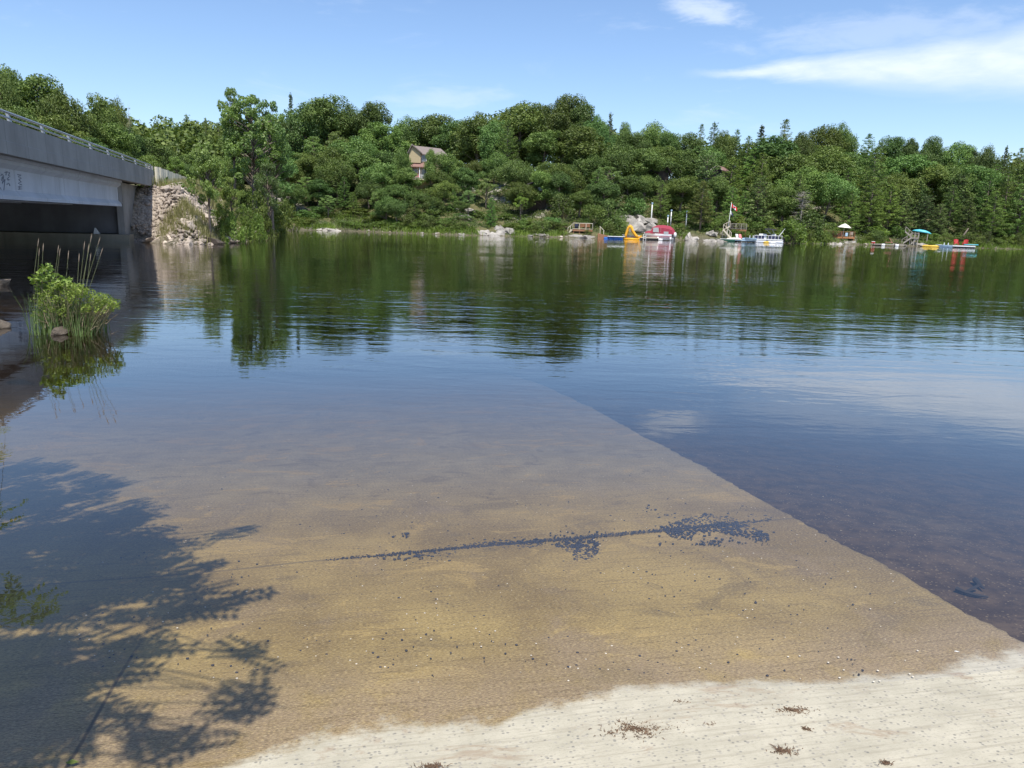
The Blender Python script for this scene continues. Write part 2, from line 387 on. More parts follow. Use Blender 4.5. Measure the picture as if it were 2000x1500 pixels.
# ------------------------------------------------------------------ water
m_, T, out = mat('lake_water')
geo = T.node('ShaderNodeNewGeometry'); pos = geo.outputs['Position']
sx = T.node('ShaderNodeSeparateXYZ', {0: pos}); yy = sx.outputs[1]
big = T.noise(T.scl(pos, (.035, .09, 1)), 1., 3, .5)
patch = T.ss(big, .36, .62)
shel = T.m('ADD', .16, T.m('MULTIPLY', T.ss(yy, 5., 22.), .84))
amp = T.m('MULTIPLY', shel, T.m('ADD', .45, T.m('MULTIPLY', patch, .75)))
r1 = T.noise(T.scl(pos, (.24, .85, 1)), 1.0, 2, .5, .4)
r2 = T.noise(T.scl(pos, (1.1, 2.9, 1)), 1.0, 3, .55, .5)
r3 = T.noise(T.scl(pos, (5., 9., 1)), 1.0, 2, .5)
hgt = T.m('ADD', T.m('MULTIPLY', r1, .019), T.m('ADD', T.m('MULTIPLY', r2, .010), T.m('MULTIPLY', r3, .0022)))
bump = T.node('ShaderNodeBump', {'Strength': 1., 'Distance': 1., 'Height': T.m('MULTIPLY', hgt, amp)}).outputs[0]
dt = T.node('ShaderNodeVectorMath', {0: bump, 1: geo.outputs['Incoming']}, operation='DOT_PRODUCT').outputs['Value']
cth = T.m('ABSOLUTE', dt)
fr = T.m('ADD', .024, T.m('MULTIPLY', .976, T.m('POWER', T.m('SUBTRACT', 1., cth, clamp=True), 3.95)), clamp=True)
gl = T.node('ShaderNodeBsdfGlossy', {0: (1, 1, 1, 1), 'Roughness': .015, 'Normal': bump}); tr = T.node('ShaderNodeBsdfTransparent', {0: (1, 1, 1, 1)})
mx = T.node('ShaderNodeMixShader', {0: fr, 1: tr.outputs[0], 2: gl.outputs[0]})
T.l.new(mx.outputs[0], out.inputs[0])
T.l.new(T.node('ShaderNodeVolumeAbsorption', {0: (.62, .55, .40, 1), 'Density': 1.22}).outputs[0], out.inputs['Volume'])
MB().add([(-420, -60, 0), (430, -60, 0), (430, 420, 0), (-420, 420, 0)], [(0, 1, 2, 3)]).build('lake_water', m_, kind='structure')

# ------------------------------------------------------------------ boat ramp
nu, nv = 290, 340
qs = np.linspace(QL, 3.31, nu); ssv = np.concatenate([np.linspace(-13, 1.5, 40)[:-1], np.linspace(1.5, 17, nv)])
Q, S = np.meshgrid(qs, ssv)
edge = .012*np.sin(S*2.1)+.01*np.sin(S*5.3)+rng.normal(0, .008, S.shape)
Qw = Q + np.where(Q > 3.29, edge, 0)
Zt = ramp_z(S) + .010*sm(S, 4, 8)*np.sin(Q*1.3+.5)*np.sin(S*.8+1) + .004*np.sin(Q*3.1+S*.7+2*np.sin(Q*1.1)) + .004*np.sin(S*7+Q*2)
Zt = Zt - .006*np.exp(-((S-JS-JK*Q)/.03)**2)
Xr = Qw*RS[0]+S*RT[0]; Yr = Qw*RS[1]+S*RT[1]
top = np.stack([Xr, Yr, Zt], -1).reshape(-1, 3)
nr, ncx = Q.shape; idx = np.arange(nr*ncx).reshape(nr, ncx)
Fq = np.stack([idx[:-1, :-1], idx[:-1, 1:], idx[1:, 1:], idx[1:, :-1]], -1).reshape(-1, 4)
per = np.concatenate([idx[0, :], idx[1:, -1], idx[-1, -2::-1], idx[-2:0:-1, 0]])
lo = top[per].copy(); lo[:, 2] -= .3; k0 = len(top); m0 = len(per)
side = np.array([(per[i], k0+i, k0+(i+1) % m0, per[(i+1) % m0]) for i in range(m0)])
me = mesh_np('boat_ramp', np.concatenate([top, lo]), np.concatenate([Fq, side]), False)
m_, T, out = mat('ramp_concrete')
pos = T.node('ShaderNodeNewGeometry').outputs['Position']
rs = T.node('ShaderNodeVectorMath', {0: pos, 1: (RS[0], RS[1], 0)}, operation='DOT_PRODUCT').outputs['Value']
rt = T.node('ShaderNodeVectorMath', {0: pos, 1: (RT[0], RT[1], 0)}, operation='DOT_PRODUCT').outputs['Value']
rv = T.node('ShaderNodeCombineXYZ', {0: rs, 1: rt, 2: 0.}).outputs[0]
zc = T.node('ShaderNodeSeparateXYZ', {0: pos}).outputs[2]
v1 = T.node('ShaderNodeTexVoronoi', {'Vector': T.scl(rv, (1., 1.25, 1.)), 'Scale': 52., 'Randomness': 1.})
vcol = T.node('ShaderNodeSeparateColor', {0: v1.outputs['Color']})
ncoarse = T.noise(rv, .8, 6, .6); nmid = T.noise(rv, 4., 6, .65); nfine = T.noise(T.scl(rv, (.45, 1.7, 1)), 120., 4, .75)
strk = T.noise(T.scl(rv, (3., 55., 1)), 1., 4, .6)       # broom finish across the slope
# aggregate stones
stone = T.m('MULTIPLY', T.m('SUBTRACT', 1., T.ss(v1.outputs['Distance'], .22, .42)), T.m('GREATER_THAN', vcol.outputs[0], .48))
dry = T.mix(T.ss(nmid, .3, .7), (.39, .355, .27), (.50, .455, .35))
dry = T.mix(T.m('MULTIPLY', T.ss(strk, .48, .66), .5), dry, (.29, .255, .19))
dry = T.mix(T.m('MULTIPLY', stone, .85), dry, T.mix(vcol.outputs[1], (.16, .155, .14), (.42, .38, .31)))
dry = T.mix(T.m('MULTIPLY', T.ss(nfine, .53, .64), .55), dry, (.27, .25, .19))
dry = T.mix(T.m('MULTIPLY', T.ss(T.noise(rv, 1.1, 5, .6), .5, .7), .35), dry, (.40, .36, .27))
wetc = T.mix(T.ss(ncoarse, .36, .64), (.205, .148, .070), (.345, .262, .120))       # algae-stained ochre
wetc = T.mix(T.ss(T.noise(T.scl(rv, (1., .8, 1)), 1.3, 5, .6, .5), .52, .70), wetc, (.25, .19, .13))
deepf = T.ss(rt, 4.6, 7.2)
wetc = T.mix(T.m('MULTIPLY', deepf, .8), wetc, T.mix(T.ss(nmid, .3, .7), (.235, .215, .175), (.33, .305, .25)))
nblot = T.noise(T.scl(rv, (.9, 1.6, 1)), 1.7, 8, .68, .8)
wetc = T.mix(T.m('MULTIPLY', T.ss(nblot, .56, .60), .5), wetc, (.43, .32, .14))
wetc = T.mix(T.m('MULTIPLY', T.ss(nblot, .44, .36), .50), wetc, (.13, .10, .065))
wetc = T.mix(T.m('MULTIPLY', T.ss(T.noise(T.scl(rv, (2.2, .5, 1)), 1.2, 6, .7, .4), .56, .66), .35), wetc, (.15, .115, .08))
strip = T.m('MULTIPLY', T.m('SUBTRACT', 1., T.ss(rt, S0+.1, S0+.75)), T.ss(nmid, .25, .55))
wetc = T.mix(T.m('MULTIPLY', strip, .8), wetc, (.28, .215, .16))
wetc = T.mix(T.m('MULTIPLY', T.ss(strk, .5, .68), .55), wetc, (.14, .10, .06))
wetc = T.mix(T.m('MULTIPLY', stone, .3), wetc, T.mix(vcol.outputs[1], (.08, .06, .045), (.52, .45, .33)))
wetc = T.mix(T.m('MULTIPLY', T.ss(nfine, .50, .62), .7), wetc, (.085, .065, .03))
wetc = T.mix(T.m('MULTIPLY', T.m('SUBTRACT', 1., T.ss(nfine, .34, .48)), .6), wetc, (.55, .45, .24))
# waterline: soaked fringe a little above the water, ragged
lvl = T.m('ADD', T.m('ADD', T.m('ADD', zc, T.m('MULTIPLY', T.m('SUBTRACT', rs, 1.4), .0036)), T.m('MULTIPLY', T.m('SUBTRACT', ncoarse, .5), .008)), T.m('MULTIPLY', T.m('SUBTRACT', T.noise(rv, 5., 6, .72), .5), .026))
wetc = T.mix(1., wetc, (.95, .91, .76), 'MULTIPLY')
wet = T.m('SUBTRACT', 1., T.ss(lvl, -.006, .002))
# damp patches left by trailers
damp = T.ss(T.noise(T.scl(rv, (1.3, 3.2, 1)), 1.5, 6, .7, .6), .565, .66)
dry = T.mix(T.m('MULTIPLY', damp, .6), dry, (.30, .22, .15))
crk = T.noise(T.scl(rv, (1., 1., 1)), 2.2, 5, .6)
cl = T.m('ABSOLUTE', T.m('SUBTRACT', T.m('ADD', T.m('SUBTRACT', rt, 2.245), T.m('MULTIPLY', T.m('SUBTRACT', crk, .5), .10)), T.m('MULTIPLY', rs, .012)))
cf = T.m('MULTIPLY', T.m('MULTIPLY', T.ss(rs, .95, .55), T.m('SUBTRACT', 1., T.ss(cl, .002, .010))), T.ss(T.noise(T.scl(rv, (2., .3, 1)), 1., 3), .38, .5))
dry = T.mix(T.m('MULTIPLY', cf, .8), dry, (.17, .12, .08))
col = T.mix(wet, dry, wetc)
jq = T.m('ABSOLUTE', T.m('ADD', rs, 1.06))
col = T.mix(T.m('MULTIPLY', T.m('SUBTRACT', 1., T.ss(jq, .003, .012)), T.m('MULTIPLY', .75, T.ss(rt, 4.2, 3.0))), col, (.05, .04, .03))
jl = T.m('ABSOLUTE', T.m('SUBTRACT', T.m('SUBTRACT', rt, T.m('MULTIPLY', rs, JK)), JS))
col = T.mix(T.m('MULTIPLY', T.m('SUBTRACT', 1., T.ss(jl, .002, .018)), .5), col, (.07, .06, .05))
bs = T.node('ShaderNodeBsdfPrincipled', {'Base Color': col, 'Roughness': .88, 'Specular IOR Level': .2,
    'Normal': T.node('ShaderNodeBump', {'Strength': .35, 'Distance': .002, 'Height': T.m('ADD', T.m('MULTIPLY', strk, .6), T.m('ADD', nfine, stone))}).outputs[0]})
T.l.new(bs.outputs[0], out.inputs[0])
link('boat_ramp', me, m_, kind='structure')

# ------------------------------------------------------------------ bridge
BW = -9.9; WW = -10.9      # outer face of parapet, face of girder and wall
br = empty('road_bridge', (0, 0, 0), BA, 'long grey concrete road bridge with steel railing crossing the water on the left', 'bridge')
def yz(px, py, W):         # where a pixel ray meets the vertical plane x=W of the bridge frame
    d = ray(px, py); dx = d.x*bn.x+d.y*bn.y; k = W/dx
    return (d.x*ba.x+d.y*ba.y)*k, H+d.z*k
UE = 63.4; US = 8.0
b = MB()
for s0, s1 in ((BW, BW-.38), (-20.6+.38, -20.6)):
    b.prism([(s0, 3.94), (s0, 4.40), (s0-.012 if s0 > s1 and s0 == BW else s0, 4.415), (s0-.012 if s0 == BW else s0, 5.15), (s1, 5.15), (s1, 3.94)], US, UE)
b.build('parapet', CONC, br)
MB().box(-20.2, BW-.385, US, UE-.02, 4.05, 4.42).build('deck_slab', CONC2, br)
for w0 in (WW, WW-2.9, WW-5.8, WW-8.7):
    g0 = MB()
    prof = [(w0+.18, 2.35), (w0+.18, 2.50), (w0, 2.72), (w0, 3.55), (w0+.22, 3.72), (w0+.22, 3.86), (w0+.30, 3.865), (w0+.30, 4.045), (w0-1.3, 4.045), (w0-1.3, 3.6), (w0-.9, 3.5), (w0-.9, 2.8), (w0-1.1, 2.35)]
    g0.prism(prof, 22.8, 55.6); g0.build('girder', GIRD, br)
a = MB(); a.box(-20.4, WW-.02, 57.2, 60.5, .55, 3.93); a.build('abutment', ABSHADE, br)
MB().prism([(WW, .4), (WW, 3.92), (WW-.4, 3.92), (WW-.4, .4)], 56.9, 67.5).build('wing_wall', CONC2, br)
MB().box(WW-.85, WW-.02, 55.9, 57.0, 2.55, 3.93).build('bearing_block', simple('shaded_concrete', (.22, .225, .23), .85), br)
MB().box(-20.6, WW+.35, 56.2, 57.9, -1.5, .50).build('footing', STAIN2, br)
MB().loft([[(-12.75, 56.5, .505), (-12.4, 56.5, .505), (-12.4, 56.8, .505), (-12.75, 56.8, .505)], [(-12.68, 56.6, .9), (-12.62, 56.6, .9), (-12.62, 56.67, .9), (-12.68, 56.67, .9)]]).build('wedge_block', WHITE, br)
MB().box(-20.4, WW, 20.5, 22.4, -1.5, 3.93).build('abutment', CONC2, br)
MB().box(BW-.5, BW-.02, UE, UE+.3, 3.9, 5.45).build('end_post', CONC2, br)
pr = MB(); pr.prism([(BW-.14, 5.152), (BW-.26, 5.152), (BW-.30, 5.50), (BW-.22, 5.52)], -.07, .07)
pm = pr.mesh('rail_post')
for i in range(14):
    o = link('rail_post', pm, STEEL, br); o.location = (0, 62.1-i*4.06, 0)
    if i < 9:
        o = link('rail_post', pm, STEEL, br); o.location = (-9.9, 62.1-i*4.06, 0)
for x in (0, -9.9):
    for z_, r_ in ((5.50, .05), (5.31, .04)):
        MB().tube([(BW-.16+x, US, z_), (BW-.16+x, UE, z_)], r_, 8).build('rail', STEEL, br, smooth=True)
# sprayed scrawls on the girder web
strokes = [[(2,352),(6,345),(4,358),(9,350),(7,372),(2,372),(0,366)], [(1,343),(4,340),(6,344),(3,348)],
           [(9,337),(12,335),(11,342)],[(14,336),(18,337),(16,343),(19,344)],[(17,346),(13,350),(18,351),(15,352)],[(13,360),(17,358),(19,363)],
           [(34,341),(41,342),(35,345),(41,348),(36,351),(41,355),(35,358),(42,361)],[(35,365),(42,365)],[(38,363),(38,369),(35,370),(42,369)]]
gfm = simple('graffiti_paint', (.20, .22, .26), .7)
for st in strokes:
    pts = [yz(x, y, WW) for x, y in st]
    MB().tube([(WW+.004, u_, z_) for u_, z_ in pts], .024, 4).build('graffiti_stroke', gfm, br)

# timber fence after the bridge
FENW = simple('sunlit_fence_timber', (.70, .63, .47), .85, .15, 5)  # pale timber whitened further so the shaded boards look sunlit
fe = empty('timber_fence', (*uw(64.2, -9.9), 4.2), BA, 'weathered pale upright timber fence standing beside the end of the bridge', 'fence')
u0 = 0
for i in range(14):
    wd = [.9, .55, 1.3, 1.1, 1.5, 1.2, 1.0, 1.25, .9, 1.3, 1.1, 1.4, 1.0, 1.3][i]
    top_ = 1.27+random.uniform(-.06, .05) + (.05 if i == 1 else 0)
    M = Matrix.Translation((random.uniform(-.03, .05), u0+wd/2, 0)) @ Matrix.Rotation(random.uniform(-.02, .02), 4, 'X')
    MB().loft([[M @ Vector((.26*math.cos(t_), wd*.5*math.sin(t_), z_)) for t_ in [math.pi*(-.5+j/6) for j in range(7)]] for z_ in (-1.0, top_)]).build('fence_timber', FENW, fe)
    u0 += wd+(.08 if i % 3 else .16)
MB().bar((-.14, .0, .55), (-.14, u0, .55), .1).build('fence_rail', PALEW, fe)

# ------------------------------------------------------------------ rocks
def hullrock(seed, n_=16, sx=1., sy=1., sz=.7):
    r = random.Random(seed); bm = bmesh.new()
    for _ in range(n_):
        v = Vector((r.gauss(0, 1), r.gauss(0, 1), r.gauss(0, 1))).normalized()*r.uniform(.8, 1.05)
        bm.verts.new((v.x*sx*.5, v.y*sy*.5, v.z*sz*.5))
    res = bmesh.ops.convex_hull(bm, input=bm.verts)
    bmesh.ops.delete(bm, geom=[e for e in res['geom_interior'] if isinstance(e, bmesh.types.BMVert)], context='VERTS')
    bmesh.ops.bevel(bm, geom=bm.edges, offset=.03, segments=1, affect='EDGES', clamp_overlap=True)
    bmesh.ops.recalc_face_normals(bm, faces=bm.faces)
    me = bpy.data.meshes.new('rock'); bm.to_mesh(me); bm.free(); return me
rocks = [hullrock(i, 13+i % 5, 1, .85+.1*(i % 3), .6+.08*(i % 4)) for i in range(10)]
def rock(x, y, z, sc, label, group=None, mt=ROCK, name='rock', cat='rock', flat=1.):
    src = random.choice(rocks)
    key = (src.name, mt.name)
    me = rock_cache.get(key)
    if me is None:
        me = src.copy(); me.materials.clear(); me.materials.append(mt); rock_cache[key] = me
    o = bpy.data.objects.new(name, me); C.objects.link(o); o.location = (x, y, z)
    o.rotation_euler = (random.uniform(-.4, .4), random.uniform(-.4, .4), random.uniform(0, 6.3))
    o.scale = (sc*random.uniform(.8, 1.3), sc*random.uniform(.8, 1.2), sc*flat*random.uniform(.8, 1.15))
    return tag(o, label, cat, group)
rock_cache = {}
cnt = 0
for i in range(4000):
    if cnt >= 290: break
    u_ = random.uniform(54.2, 78); w_ = random.uniform(-10.8, -2.6)
    x, y = uw(u_, w_); d = float(sdist([x], [y])[0])
    if d < -.3 or d > 4.3 or (w_ < -9.2 and u_ > 62.5): continue
    if u_ > 66 and random.random() < .6: continue
    if w_ < -10.3 and u_ < 58: continue
    z = g(x, y); sc = random.uniform(.25, .55) if random.random() < .85 else random.uniform(.55, 1.1)
    shade = (w_ < -9.0)
    szw = 'small' if sc < .42 else 'medium' if sc < .75 else 'large'
    bnd = 'at the waterline' if z < .5 else 'low on the slope' if z < 1.5 else 'halfway up the slope' if z < 2.7 else 'near the top of the slope'
    pxr, _ = proj((x, y, z)); sdw = 'beside the bridge shadow' if pxr < 318 else 'just right of the bridge shadow' if pxr < 338 else 'in the middle of the rubble' if pxr < 358 else 'left of the multi-stemmed poplar' if pxr < 385 else 'under the multi-stemmed poplar' if pxr < 430 else 'among the shrubs of the point'
    rock(x, y, max(z, -.05)+sc*.08, sc, f'{szw} shaded riprap rock {bnd} against the bridge wing wall' if shade else f'{szw} sunlit riprap rock {bnd}, {sdw}',
         'riprap rocks in the shade of the bridge' if shade else 'sunlit riprap rocks on the embankment', name='riprap_rock')
    cnt += 1
rub = np.random.default_rng(77); VV = []; FF = []; k = 0
for _ in range(5200):
    u_ = rub.uniform(54, 74); w_ = rub.uniform(-10.8, -3.3)
    if u_ > 63 and w_ < -9.3: continue
    x, y = uw(u_, w_)
    VV.append((x, y))
xy = np.array(VV); dd_ = sdist(xy[:, 0], xy[:, 1]); xy = xy[(dd_ > -.2) & (dd_ < 4.2)]; zz_ = G(xy[:, 0], xy[:, 1]); VV = []
tv = np.array([(1,0,-.5),(-.5,.87,-.5),(-.5,-.87,-.5),(.6,.5,.5),(-.8,.1,.45),(.25,-.75,.5)]); tf = np.array([(0,1,2,2),(0,3,1,1),(1,3,4,4),(1,4,2,2),(2,4,5,5),(2,5,0,0),(0,5,3,3),(3,5,4,4)])[:, :3]
for (x, y), z in zip(xy, zz_):
    s0 = rub.uniform(.05, .2); Rm = np.array(Euler(tuple(rub.uniform(0, 6.3, 3))).to_matrix())
    VV.append((tv*s0*rub.uniform(.7, 1.3, 3)) @ Rm.T + [x, y, max(z, -.05)+s0*.3]); FF.append(tf+k); k += 6
link('rubble', mesh_np('rubble', np.concatenate(VV), np.concatenate(FF)), ROCK, kind='stuff', label='small broken stone filling the gaps between the riprap rocks', cat='rubble')
def rockpx(px, py, z, sc, label, mt=ROCK, flat=1., name='rock', group=None):
    p = P(px, py, z); return rock(p.x, p.y, z+sc*.1, sc, label, group, mt, name, flat=flat)
rockpx(295, 474, 0, 1.5, 'long flat pale rock at the waterline beside the bridge shadow', flat=.4)
rockpx(345, 473, .1, 2.0, 'wide reddish slab at the waterline in the middle of the riprap', flat=.5)
rockpx(448, 472, .1, 1.9, 'large grey boulder at the waterline below the leafy shrubs', flat=.6)
rockpx(418, 474, .1, 1.1, 'small dark boulder in the water just left of the large grey one', WETR)
rockpx(488, 462, .2, 2.3, 'dark boulder half hidden by grey-green bushes at the point tip', flat=.7)
p = Vector((*uw(64.5, -8.8), 0)); rock(p.x, p.y, g(p.x, p.y)+.2, 1.5, 'big grey slab near the top of the riprap by the fence foot', flat=.5)
rockpx(118, 652, 0, .42, 'brown wet rock poking out of the water under the leafy clump', WETR, .8)
rockpx(128, 620, .08, .5, 'dark layered rock inside the leafy clump', WETR, .7)
rockpx(2, 557, 0, .55, 'small grey rock at the left edge of the water near the bridge', WETR, .7)
rockpx(-6, 640, 0, .5, 'dark rock just showing at the left edge beside the leafy clump', WETR, .9)

# ------------------------------------------------------------------ vegetation builders
def leafquads(c, L, Wd, up=.4, r=rng, rad=None):
    n_ = len(c)
    nrm = r.normal(0, 1, (n_, 3)); nrm[:, 2] += up*2
    if rad is not None: nrm += rad
    nrm /= np.linalg.norm(nrm, axis=1)[:, None]
    t_ = r.normal(0, 1, (n_, 3)); t_ -= nrm*(t_*nrm).sum(1)[:, None]; t_ /= np.linalg.norm(t_, axis=1)[:, None]
    b_ = np.cross(nrm, t_); s_ = r.uniform(.65, 1.25, n_)[:, None]
    V = np.stack([c-t_*L*s_/2, c+b_*Wd*s_/2-t_*L*s_*.05, c+t_*L*s_/2, c-b_*Wd*s_/2-t_*L*s_*.05], 1)
    return V.reshape(-1, 3)
def qfaces(nv_): return np.arange(nv_).reshape(-1, 4)
BQ = []
def bq(c):
    global BQ
    k = np.concatenate(BQ) if BQ else None; BQ = []
    return k if k is not None and len(k) == len(c) else None
def ball(r, n_, flat=.6, upb=.15):
    v = r.normal(0, 1, (n_, 3)); v /= np.linalg.norm(v, axis=1)[:, None]
    v *= r.uniform(.25, 1, n_)[:, None]**(1/2.2); BQ.append(v*1.5); v = v.copy(); v[:, 2] = v[:, 2]*flat+upb*flat
    return v
def limb(mb, a, b_, r0, r1, r, sag=.12, n_=5):
    a = np.array(a, float); b_ = np.array(b_, float); L = np.linalg.norm(b_-a); pts = []; rd = []
    off = r.normal(0, .06*L, 3)
    for i in range(n_):
        t_ = i/(n_-1); p = a+(b_-a)*t_+off*math.sin(math.pi*t_); p[2] += sag*L*math.sin(math.pi*t_)*.5
        pts.append(tuple(p)); rd.append(r0+(r1-r0)*t_)
    mb.tube(pts, rd, 5)
def make_oak(seed, H_=12., Wd=9., cb=.25, nc=34, lpc=400, ls=.29, rc=(1.1, 2.0), fl=.95, bark=BARK, lm=L_OAK, name='oak', vs_=1., lean=0.):
    bq([]); r = np.random.default_rng(seed); crown = []; mb = MB()
    hb = H_*cb; cz = (H_+hb)/2; rz = (H_-hb)/2*.93; rx = Wd/2*.85
    trunk = [(0, 0, -.6), (r.normal(0, .12), r.normal(0, .12), hb*.6), (r.normal(0, .25)+lean*.4, r.normal(0, .25), cz*.8), (lean, r.normal(0, .3), H_*.82)]
    r0 = .018*H_+.03
    mb.tube(trunk, [r0*1.25, r0, r0*.7, r0*.25], 8)
    for i in range(nc):
        th = r.uniform(0, 2*math.pi); cc = r.uniform(-.85, 1.)
        if i < 9: th = 2*math.pi*i/9+r.normal(0, .2); cc = r.uniform(.1, .8)
        if i in (9, 10): cc = .97
        sn = math.sqrt(1-cc*cc); k = r.uniform(.55, 1.02) if i not in (9, 10) else .88
        bulge = 1+.22*math.sin(2*th+seed)+.15*math.sin(3*th+cc*4+seed*2)
        p = np.array([rx*k*sn*math.cos(th)*bulge+lean*.7, rx*k*sn*math.sin(th)*bulge, cz+rz*k*cc])
        cr = r.uniform(*rc)
        m_ = int(lpc*(cr/np.mean(rc))**2)
        q = ball(r, m_, fl); crown.append(p+q*cr*np.array([1, 1, vs_]))
        for _ in range(3):
            off = r.uniform(-1, 1, 3)*cr*np.array([1, 1, .55])
            crown.append(p+off+ball(r, m_//7, fl)*cr*.4)
        zt = max(hb*.6, min(H_*.75, p[2]-.35*np.hypot(p[0], p[1])-r.uniform(0, 1)))
        tt = zt/(H_*.82); a_ = (lean*tt*tt, 0, zt)
        limb(mb, a_, p, r0*.42*(1-.5*tt), .025, r)
    c = np.concatenate(crown); V = leafquads(c, ls, ls*.62, .3, r, bq(c))
    return mb.mesh(name+'_trunk', True), mesh_np(name+'_crown', V, qfaces(len(V))), bark, lm, H_, Wd
def make_pine(seed, H_=14., Wd=7.5, cb=.14, step=.62, lm=L_PINE, bark=BARK, dens=1., power=.75, droop=.1, pad=.62, name='pine', ls=(.36, .10), top=.25):
    bq([]); r = np.random.default_rng(seed); crown = []; mb = MB()
    mb.tube([(0, 0, -.6), (.05, .05, H_*.4), (r.normal(0, .15), r.normal(0, .15), H_*.98)], [.017*H_, .012*H_, .02], 7)
    z = H_*cb; side = r.uniform(0, 6.3)
    while z < H_*.985:
        tt = (z-H_*cb)/(H_*(1-cb)); Lm = Wd/2*((1-tt)**power)*(1 if tt > .12 else .75)+top
        nb_ = 5 if tt < .75 else 4
        for j in range(nb_):
            th = side+2*math.pi*j/nb_+r.normal(0, .25); L = Lm*r.uniform(.55, 1.12)
            e = np.array([L*math.cos(th), L*math.sin(th), z+L*(droop*(1-tt)+.45*tt)+r.normal(0, .1)])
            limb(mb, (0, 0, z), e, .05*(1-tt)+.02, .012, r, -.08, 4)
            nt = max(2, int(L/.45))
            for k in range(nt):
                f = 1-.72*(k/nt); c0 = np.array([0, 0, z])*(1-f)+e*f; pr_ = pad*r.uniform(.6, 1.2)*(1-.45*tt)
                c0 = c0+r.normal(0, .12, 3)
                q = ball(r, int(36*dens*(pr_/pad)**1.5), .42, .3)*pr_; crown.append(c0+q)
        side += .7; z += step*r.uniform(.8, 1.25)*(1-.35*tt)
    crown.append(np.array([0, 0, H_*.98])+ball(r, 40, 1.6)*.3)
    c = np.concatenate(crown); V = leafquads(c, ls[0], ls[1], .3, r, bq(c))
    return mb.mesh(name+'_trunk', True), mesh_np(name+'_crown', V, qfaces(len(V))), bark, lm, H_, Wd
def make_shrub(seed, H_=3., Wd=3.6, nc=22, lpc=95, ls=.23, lm=L_BUSH, stems=7, name='shrub', fl=.75, low=.12):
    bq([]); r = np.random.default_rng(seed); crown = []; mb = MB()
    for i in range(nc):
        th = r.uniform(0, 6.3); k = math.sqrt(r.uniform(0, 1)); zz_ = r.uniform(low, 1)
        e_ = (1-zz_**2.2)**.5
        p = np.array([Wd/2*.85*k*math.cos(th)*max(.25, e_), Wd/2*.85*k*math.sin(th)*max(.25, e_), H_*zz_*.9])
        cr = r.uniform(.13, .24)*min(H_, Wd)*1.1
        crown.append(p+ball(r, lpc, fl)*cr)
        if i < stems*2: limb(mb, (p[0]*.15, p[1]*.15, -.3), p, .03, .008, r, .05, 4)
    c = np.concatenate(crown); V = leafquads(c, ls, ls*.6, .3, r, bq(c))
    return mb.mesh(name+'_stems', True), mesh_np(name+'_crown', V, qfaces(len(V))), BARK, lm, H_, Wd
def make_snag(seed, H_=8.):
    r = np.random.default_rng(seed); mb = MB(); crown = []
    mb.tube([(0, 0, -.5), (.1, 0, H_*.5), (-.1, .1, H_)], [.13, .08, .02], 6)
    for i in range(60):
        z = H_*r.uniform(.12, .97); L = 1.9*(1-z/H_*.7)*r.uniform(.4, 1.1); th = r.uniform(0, 6.3)
        e = np.array([L*math.cos(th), L*math.sin(th), z+r.uniform(-.35, .3)*L]); limb(mb, (0, 0, z), e, .035, .012, r, -.1, 4)
        for k in range(5):
            a_ = np.array([0, 0, z])*(1-k/6)+e*(k/6); limb(mb, a_, a_+r.normal(0, .35, 3), .014, .008, r, 0, 3)
        if r.random() < .25: crown.append(e+ball(r, 25, .6)*.4)
    c = np.concatenate(crown); V = leafquads(c, .25, .13, .3, r)
    return mb.mesh('snag_trunk', True), mesh_np('snag_crown', V, qfaces(len(V))), BARKP, L_WEED, H_, 4.

PR = {
 'O': [make_oak(11), make_oak(12, 12, 9, .12, 38), make_oak(13, 12.5, 8, .2, 34, rc=(1., 1.9)), make_oak(14, 11, 9.5, .3, 32, rc=(1.2, 2.3)), make_oak(15, 12, 8.5, .06, 40, rc=(1., 2.)), make_oak(16, 13, 7.5, .2, 32, rc=(.95, 1.8))],
 'P': [make_pine(21), make_pine(22, 14, 8, .1, .7, pad=.7), make_pine(23, 15, 7, .2, .66), make_pine(24, 13, 8.5, .06, .6, pad=.66)],
 'S': [make_pine(31, 12, 3.6, .08, .42, L_DARKP, power=.9, droop=-.15, pad=.38, name='spruce', ls=(.26, .09), top=.12), make_pine(32, 11, 4.0, .08, .45, L_DARKP, power=.8, droop=.0, pad=.42, name='spruce', ls=(.26, .09), top=.15)],
 'C': [make_pine(41, 8, 4.2, .02, .36, L_PINE, power=.6, droop=.25, pad=.5, name='cedar', ls=(.26, .12), dens=1.1, top=.3), make_pine(42, 8, 4.6, .02, .38, L_PINE, power=.5, droop=.1, pad=.52, name='cedar', ls=(.26, .12), dens=1.1, top=.4)],
 'L': [make_oak(51, 13, 6.4, .26, 66, 130, .24, (.4, .8), .85, BARK, L_LIGHT, 'poplar', .8), make_oak(52, 9, 6.2, .30, 48, 120, .23, (.4, .8), .8, BARK, L_LIGHT, 'poplar', .85)],
 'B': [make_shrub(61), make_shrub(62, 2.6, 4.2), make_shrub(63, 3.4, 3.2, ls=.2)],
 'D': [make_shrub(65, 3., 3.6, ls=.2, lm=L_OAK), make_shrub(66, 3.4, 4., ls=.2, lm=L_OAK)],
 'N': [make_snag(71), make_snag(72, 9.)],
}
KW = {'O': ('oak_tree', 'tree', 'oak', 'trunk'), 'P': ('pine_tree', 'tree', 'layered pine', 'trunk'), 'S': ('spruce_tree', 'tree', 'narrow pointed spruce', 'trunk'),
      'C': ('cedar_tree', 'tree', 'bushy cedar', 'trunk'), 'L': ('poplar_tree', 'tree', 'pale-leaved poplar', 'trunk'), 'B': ('shrub', 'shrub', 'bright green shrub', 'stems'),
      'D': ('shrub', 'shrub', 'dark green shrub', 'stems'), 'N': ('dead_tree', 'tree', 'bare grey-branched tree', 'trunk')}
pcount = {}
